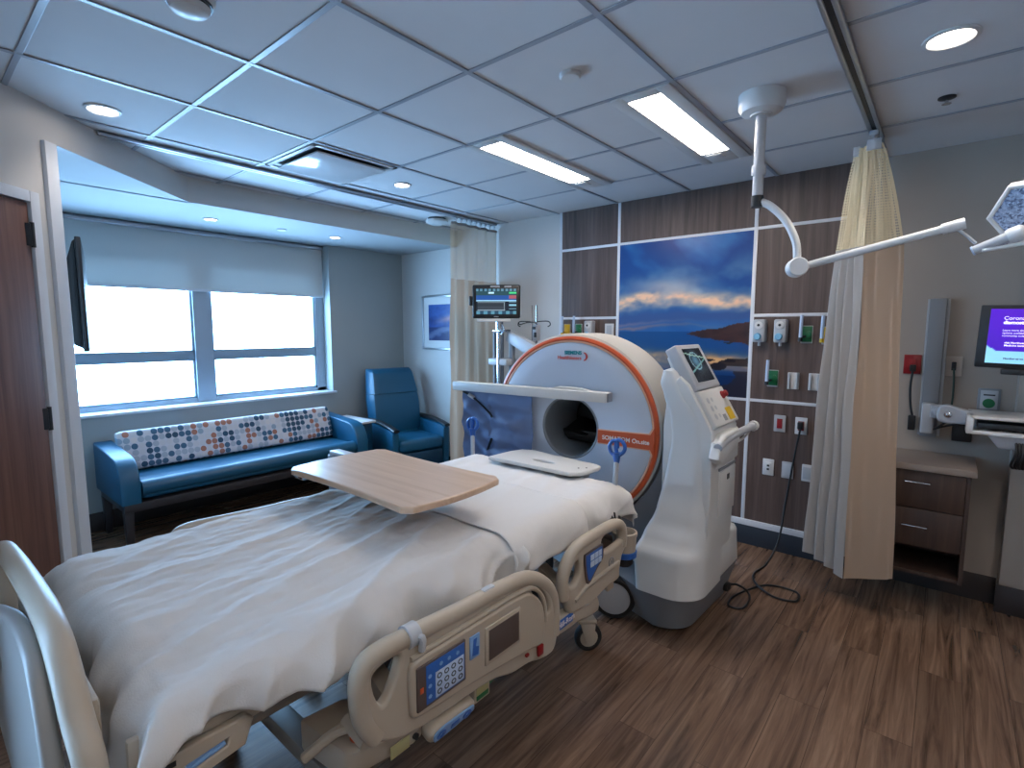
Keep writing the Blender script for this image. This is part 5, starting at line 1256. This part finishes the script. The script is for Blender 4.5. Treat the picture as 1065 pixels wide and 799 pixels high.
MB().tube([(0.039, YW - 0.025, 1.375), (0.044, YW - 0.028, 1.30), (0.046, YW - 0.028, 1.20), (0.040, YW - 0.028, 1.08)], 0.005, 8, smooth=8).build('cord', mat('green_cord', (24, 52, 44), 0.5), t)
MB().box((0.030, YW - 0.035, 1.37), (0.048, YW - 0.014, 1.41), 0.003).build('plug', CORDM, t)

# ------------------------------------------------------------------ wall track with keyboard arm
t = thing('workstation_arm', 'white jointed keyboard arm on an upright grey wall track', 'workstation arm', (-0.05, 4.0, 0.95))
m = MB(); m.box((-0.095, YW - 0.045, 0.955), (-0.015, YW, 1.782), 0.006); m.build('wall_track', GREY, t)
m = MB(); m.box((-0.105, YW - 0.02, 0.96), (-0.095, YW, 1.78), 0.002).box((-0.015, YW - 0.02, 0.96), (0.0, YW, 1.78), 0.002).build('track_edge', LGREY, t)
m = MB(); m.box((-0.092, YW - 0.12, 0.985), (-0.030, YW - 0.046, 1.165), 0.010, 3).box((-0.05, YW - 0.13, 1.08), (0.0, YW - 0.07, 1.16), 0.01).build('carriage', LGREY, t)
YA = 3.80
m = MB(); m.plate([(-0.02, 1.125), (-0.01, 1.165), (0.03, 1.18), (0.08, 1.165), (0.30, 1.115), (0.62, 1.09), (0.62, 1.06), (0.12, 1.075), (0.04, 1.072), (-0.01, 1.085)], [], 0.05, 0.012, (0, YA, 0), (1, 0, 0), (0, 0, 1), smooth=4)
m.tube([(-0.02, YW - 0.10, 1.125), (0.0, YA, 1.125)], 0.028, 14)
m.build('upper_arm', LGREY, t)
MB().lathe([(0.018, 0.02), (0.018, 0.030), (0.012, 0.034), (0, 0.034)], (0.03, YA, 1.125), (0, -1, 0), 20).build('pivot_cap', CHROME, t)
YK = 3.62
m = MB(); m.box((0.115, YK - 0.02, 1.135), (0.62, YK + 0.28, 1.152), 0.005).box((0.115, YK - 0.02, 1.055), (0.62, YK + 0.28, 1.074), 0.005).box((0.105, YK - 0.02, 1.055), (0.135, YK + 0.10, 1.152), 0.006).box((0.135, YK + 0.25, 1.06), (0.62, YK + 0.27, 1.15), 0.003)
m.build('keyboard_tray', WHITE, t)
MB().box((0.15, YK + 0.0, 1.085), (0.62, YK + 0.2, 1.115), 0.004).build('keyboard', BLACK, t)
m = MB(); m.hull([(0.19, YK, 1.055), (0.40, YK, 1.055), (0.24, YK + 0.02, 0.985), (0.36, YK + 0.02, 0.985), (0.19, YK + 0.16, 1.055), (0.40, YK + 0.16, 1.055), (0.24, YK + 0.14, 0.985), (0.36, YK + 0.14, 0.985)], 0.008).build('tray_pivot', LGREY, t)
m = MB()
for k in range(6): m.tube([(0.30 + 0.012 * k, YK + 0.03, 1.05), (0.305 + 0.012 * k, YK - 0.01, 0.98), (0.29 + 0.014 * k, YK, 0.91), (0.31 + 0.01 * k, YK + 0.03, 0.90), (0.33 + 0.008 * k, YK + 0.05, 1.0)], 0.006, 8, smooth=6)
m.build('cable_bundle', CORDM, t)
m = MB(); m.tube([(-0.06, YW - 0.08, 1.0), (-0.02, YW - 0.12, 1.02), (0.04, YA + 0.04, 1.09)], 0.006, 8, smooth=6).build('cable', CORDM, t)
m = MB().tube([(-0.06, YW - 0.08, 0.99), (0.0, YW - 0.12, 1.03), (0.08, YA + 0.04, 1.07)], 0.006, 8, smooth=6)
m.build('cable', CORDM, t)
tag(recenter(MB().box((0.055, YW - 0.05, 0.945), (0.145, YW, 1.055), 0.006).build('adapter_box', BLACK), (0.10, YW, 1.0)), 'small black adapter box on the wall below the keyboard arm', 'power adapter')
# purple information screen
t = thing('computer_monitor', 'black monitor showing a purple information page at the picture edge', 'monitor', (0.38, 3.55, 1.4))
MY = 3.46
MT_ = Matrix.Translation((0.110, MY, 1.415)) @ Matrix.Rotation(math.radians(1.5), 4, 'Y')
MB().box((0, 0, 0), (0.56, 0.035, 0.305), 0.006, 2, MT_).build('bezel', BLACK, t)
def purple(x, y):
    if y < 0.22 + max(0, (0.075 - x)) * 1.4: 
        return (142, 206, 232)
    return mixc((66, 30, 178), (84, 32, 190), y)
q = MT_ @ V((0.036, -0.0015, 0.024))
pu = MT_.to_3x3() @ V((1, 0, 0)); pv = MT_.to_3x3() @ V((0, 0, 1))
picture('screen', SCR, t, q, pu, pv, 0.50, 0.262, purple, 100, 60)
LET = mat('screen_white_text', (235, 225, 250), 0.5, emit=(235, 225, 250), estr=0.8); LETD = mat('screen_dark_text', (30, 60, 110), 0.5)
def st(lines, m_, name):
    m = MB()
    for txt, size, a, b, bold in lines: m.text(txt, size, MT_ @ V((0.036 + a, -0.0035, 0.024 + b)), pu, pv, 0.0003, bold=bold)
    m.build(name, m_, t)
st([('Coronavirus', 0.024, 0.050, 0.210, 0.0), ('diagnostic testing', 0.021, 0.050, 0.190, 0.0009), ('Learn more about the testing', 0.0120, 0.050, 0.156, 0), ('options available for our', 0.0120, 0.050, 0.143, 0), ('community today.', 0.0120, 0.050, 0.130, 0), ('visit Northwestern', 0.0120, 0.062, 0.096, 0.0003), ('Medicine testing center', 0.0120, 0.062, 0.083, 0.0003)], LET, 'screen_text')
st([('Northwestern', 0.012, 0.065, 0.020, 0.0004), ('health', 0.012, 0.150, 0.020, 0)], LETD, 'footer_text')
MB().box((0.28, 0.035, 0.08), (0.34, 0.10, 0.20), 0.006, 2, MT_).tube([(0.42, MY + 0.08, 1.55), (0.44, 3.92, 1.52)], 0.02, 12).box((0.38, 3.905, 1.42), (0.50, 3.9295, 1.62), 0.004).build('mount', BLACK, t)
MB().box((0.10, 0.002, -0.03), (0.40, 0.05, -0.002), 0.004, 2, MT_).build('barcode_bar', BLACK, t)

# ------------------------------------------------------------------ cabinet
CX0, CX1, CY0, CZ0, CZ1 = -0.46, 0.148, 3.62, 0.215, 0.82
t = thing('base_cabinet', 'dark wood drawer cabinet behind the right curtain', 'cabinet', (-0.16, 3.8, 0.2))
m = MB(); m.box((CX0, CY0 + 0.018, CZ0), (CX0 + 0.018, HY, CZ1)).box((CX1 - 0.018, CY0 + 0.0, CZ0), (CX1, HY, CZ1)).box((CX0, CY0 + 0.018, CZ0), (CX1, HY, CZ0 + 0.02)).box((CX0, HY - 0.015, CZ0), (CX1, HY, CZ1)).box((CX0, CY0 + 0.018, 0.385), (CX1, HY, 0.40))
m.build('carcass', CABW, t, flat=True)
for z0, z1, hz in ((0.605, 0.815, 0.755), (0.385, 0.600, 0.505)):
    d_ = MB().box((CX0 + 0.003, CY0, z0), (CX1 - 0.020, CY0 + 0.018, z1), 0.002).build('drawer', CABW, t)
    hx = -0.075
    MB().tube([(hx - 0.055, CY0, hz), (hx - 0.055, CY0 - 0.028, hz), (hx + 0.055, CY0 - 0.028, hz), (hx + 0.055, CY0, hz)], 0.0045, 8).build('handle', CHROME, d_)
MB().box((CX0 - 0.01, CY0 - 0.02, CZ1), (CX1 + 0.02, HY - 0.001, CZ1 + 0.038), 0.004).build('countertop', COUNTER, t)

# ------------------------------------------------------------------ ceiling exam lamp
t = thing('exam_lamp', 'ceiling-mounted white exam lamp with jointed arm and hexagonal head', 'exam lamp', (-0.715, 2.615, HZ))
px, py = -0.715, 2.615
MB().lathe([(0.098, -0.0005), (0.098, -0.055), (0.085, -0.078), (0.045, -0.088), (0.045, -0.095), (0.0, -0.095)], (px, py, HZ), seg=48).build('canopy', WHITE, t)
MB().cyl((px, py, HZ - 0.09), (px, py, 2.20), 0.023, seg=20).lathe([(0.029, 2.30), (0.031, 2.31), (0.031, 2.335), (0.029, 2.345)], (px, py, 0)).build('drop_tube', LGREY, t)
MB().cyl((px, py, 2.16), (px, py, 2.21), 0.0265, seg=20).build('collar', BLACK, t)
P1 = V((-0.705, py, 2.185)); PJ = V((-0.540, py - 0.02, 1.915)); 
MB().tube([P1, (-0.655, py, 2.155), (-0.588, py - 0.01, 2.08), (-0.542, py - 0.02, 1.985), (-0.532, py - 0.02, 1.90)], 0.0165, 14, smooth=8).build('curved_arm', WHITE, t)
MB().lathe([(0, -0.045), (0.036, -0.045), (0.041, -0.038), (0.041, 0.038), (0.036, 0.045), (0, 0.045)], (-0.532, py - 0.02, 1.872), (0.35, -0.93, 0)).build('elbow_joint', WHITE, t)
E1 = V((0.010, 2.615, 1.992))
MB().tube([(-0.51, py - 0.02, 1.874), E1], 0.0155, 14).build('spring_arm', WHITE, t)
MB().cyl(V((-0.045, 2.615, 1.980)), E1 + V((0.012, 0, 0.003)), 0.021, seg=18).build('arm_end', WHITE, t)
MB().tube([E1 + V((-0.01, 0, -0.015)), (0.032, 2.62, 1.945), (0.056, 2.62, 1.918)], 0.0055, 10, smooth=4).build('link', LGREY, t)
hd = V((0.165, 2.62, 2.015))
MB().tube([(0.052, 2.615, 1.892), (0.150, 2.60, 1.932)], (0.0155, 0.020), 16).build('handle', LGREY, t)
MB().cyl((0.048, 2.616, 1.890), (0.0525, 2.615, 1.892), 0.0175, seg=18).build('handle_cap', MEMB, t)
MB().lathe([(0.024, 0), (0.028, 0.01), (0.028, 0.04), (0.02, 0.05), (0, 0.05)], (0.140, 2.602, 1.928), (0.92, -0.1, 0.38), 20).tube([(0.075, 2.60, 1.888), (0.14, 2.60, 1.896), (0.20, 2.60, 1.905)], 0.007, 10).build('yoke', WHITE, t)
# head: hexagon with facing the room
hn_ = V((-0.30, -0.88, -0.37)).normalized(); hu = V((1, -0.30, 0)); hu = (hu - hn_ * hu.dot(hn_)).normalized(); hv = hn_.cross(hu); hv = -hv if hv.z < 0 else hv
HC = V((0.203, 2.64, 2.015)); R6 = 0.126
hexo = [(R6 * math.cos(math.pi / 3 * k), R6 * 0.98 * math.sin(math.pi / 3 * k)) for k in range(6)]
hexi = [(0.86 * a, 0.86 * b) for a, b in hexo]
if hu.cross(hv).dot(hn_) < 0: hu_, hv_ = hu, hv
else: hu_, hv_ = hu, hv
MB().plate(hexo, [hexi], 0.034, 0.006, HC, hu_, hv_).plate([(1.02 * a, 1.02 * b) for a, b in hexo], [], 0.018, 0.005, HC - hn_ * 0.022, hu_, hv_).build('head_frame', WHITE, t)
FAC = bpy.data.materials.new('faceted_lens'); FAC.use_nodes = True
nt = FAC.node_tree; b = nt.nodes['Principled BSDF']; vo = nt.nodes.new('ShaderNodeTexVoronoi'); vo.inputs['Scale'].default_value = 170
tc = nt.nodes.new('ShaderNodeTexCoord'); nt.links.new(tc.outputs['Object'], vo.inputs['Vector'])
cr = nt.nodes.new('ShaderNodeValToRGB'); cr.color_ramp.elements[0].color = lin((60, 66, 92)); cr.color_ramp.elements[1].color = lin((176, 190, 214)); cr.color_ramp.elements[1].position = 0.95
sx = nt.nodes.new('ShaderNodeSeparateColor'); nt.links.new(vo.outputs['Color'], sx.inputs[0]); nt.links.new(sx.outputs[0], cr.inputs[0]); nt.links.new(cr.outputs[0], b.inputs['Base Color'])
bp = nt.nodes.new('ShaderNodeBump'); bp.inputs['Strength'].default_value = 0.6; bp.inputs['Distance'].default_value = 0.003; nt.links.new(vo.outputs['Distance'], bp.inputs['Height']); nt.links.new(bp.outputs[0], b.inputs['Normal']); b.inputs['Roughness'].default_value = 0.12; b.inputs['Metallic'].default_value = 0.3
MB().plate(hexi, [], 0.016, 0.003, HC + hn_ * 0.004, hu_, hv_).build('lens', FAC, t)

# ------------------------------------------------------------------ patient monitor on its column
CXm, CYm = -3.02, 3.46
t = thing('patient_monitor', 'black patient monitor showing traces in front of the left curtain', 'patient monitor', (CXm, CYm, 1.65))
ma = math.radians(38)
MM = Matrix.Translation((-2.985, 3.36, 1.695)) @ Matrix.Rotation(ma, 4, 'Z')
MB().box((-0.205, 0.0, 0.0), (0.205, 0.06, 0.285), 0.014, 3, MM).build('housing', BLACK, t)
def pm(x, y):
    c = (24, 34, 46)
    if y > 0.90: c = (90, 130, 150) if math.sin(x * 60) > -0.3 else (30, 60, 70)
    elif y > 0.74: c = (40, 70, 76)
    elif y > 0.56: c = (34, 74, 138)
    elif y > 0.50: c = (140, 190, 214)
    if y < 0.12: c = (80, 130, 150) if math.sin(x * 34) > 0 else (40, 70, 90)
    if x > 0.82:
        if 0.80 < y < 0.88: c = (70, 190, 120)
        elif 0.60 < y < 0.74: c = (150, 80, 90)
        elif 0.2 < y < 0.5 and math.sin(y * 40) > 0.3: c = (120, 170, 190)
    if 0.14 < y < 0.48 and 0.03 < x < 0.72:
        c = (44, 52, 60)
        if abs(y - 0.16) < 0.012 or abs(x - 0.70) < 0.006 or abs(y - 0.47) < 0.01: c = (130, 150, 160)
        if abs(math.sin(y * 44)) < 0.16: c = (64, 74, 84)
    if 0.30 < x < 0.44 and 0.80 < y < 0.87: c = (180, 214, 230)
    return c
q = MM @ V((-0.172, -0.0015, 0.035)); mu = MM.to_3x3() @ V((1, 0, 0))
picture('screen', SCR, t, q, mu, (0, 0, 1), 0.344, 0.215, pm, 80, 60)
m = MB(); m.box((-0.05, -0.003, 0.262), (0.03, 0.0, 0.276), 0.001, 1, MM).box((0.07, -0.003, 0.262), (0.13, 0.0, 0.276), 0.001, 1, MM).box((-0.02, -0.003, 0.010), (0.02, 0.0, 0.018), 0.001, 1, MM)
m.build('bezel_labels', LGREY, t)
m = MB(); m.box((-0.235, 0.01, 0.11), (-0.205, 0.05, 0.19), 0.005, 1, MM).build('side_module', BLACK, t)
MB().box((-0.16, -0.02, -0.030), (0.12, 0.07, -0.003), 0.006, 2, MM).build('tray', WHITE, t)
m = MB(); m.cyl((-3.02, 3.44, 1.585), (-3.02, 3.44, 1.67), 0.035, seg=20).box((-3.07, 3.40, 1.575), (-2.92, 3.48, 1.60), 0.008)
m.tube([(-2.97, 3.42, 1.64), (-2.93, 3.40, 1.60), (-2.96, 3.40, 1.56), (-3.0, 3.42, 1.58)], 0.007, 8, smooth=6)
m.build('swivel', CHROME, t)
t = thing('equipment_column', 'grey column of parallel tubes with a hook pole on its side arm, behind the scanner bar', 'equipment column', (-3.02, 3.52, 0))
MB().cyl((-3.02, 3.44, 0.05), (-3.02, 3.44, 1.572), 0.026, seg=20).build('main_pole', CHROME, t)
for dx, dy in ((-0.105, 0.06), (-0.06, 0.10), (0.05, 0.10), (0.095, 0.07)):
    MB().cyl((-3.02 + dx, 3.44 + dy, 0.05), (-3.02 + dx, 3.44 + dy, 1.57), 0.019, seg=14).build('side_tube', GREY, t)
MB().box((-3.14, 3.42, 1.285), (-2.92, 3.56, 1.345), 0.012).box((-3.14, 3.42, 0.60), (-2.92, 3.56, 0.66), 0.012).build('clamp_block', LGREY, t)
MB().lathe([(0, 0), (0.22, 0.0), (0.22, 0.03), (0.18, 0.05), (0.04, 0.07), (0, 0.07)], (-3.02, 3.52, 0.0)).build('floor_base', GREY, t)
m = MB(); m.extr([(-2.98, 1.50), (-2.96, 1.60), (-2.72, 1.50), (-2.60, 1.44), (-2.60, 1.36), (-2.70, 1.36)], 1, 3.47, 3.53, 0.012, 2)
m.build('support_arm', LGREY, t)
MB().cyl((-2.81, 3.70, 1.40), (-2.81, 3.70, 1.815), 0.009, seg=12).cyl((-2.86, 3.70, 1.50), (-2.86, 3.70, 1.815), 0.005, seg=10).box((-2.83, 3.52, 1.42), (-2.79, 3.71, 1.46), 0.006).build('hook_pole', CHROME, t)
m = MB()
for sx_ in (-1, 1):
    m.tube([(-2.84, 3.70, 1.665), (-2.84 + sx_ * 0.10, 3.70, 1.672), (-2.84 + sx_ * 0.165, 3.70, 1.668), (-2.84 + sx_ * 0.18, 3.70, 1.64), (-2.84 + sx_ * 0.155, 3.70, 1.625)], 0.005, 8, smooth=5)
    m.tube([(-2.84, 3.70, 1.665), (-2.84 + sx_ * 0.05, 3.66, 1.66), (-2.84 + sx_ * 0.09, 3.62, 1.645), (-2.84 + sx_ * 0.10, 3.60, 1.66)], 0.005, 8, smooth=5)
m.build('hooks', DARKM, t)
MB().box((-2.835, 3.675, 1.50), (-2.785, 3.725, 1.64), 0.006).build('clamp', LGREY, t)
MB().box((-2.83, 3.668, 1.60), (-2.80, 3.676, 1.625), 0.003).box((-2.815, 3.668, 1.53), (-2.79, 3.676, 1.575), 0.003).build('clamp_knob', BLACK, t)
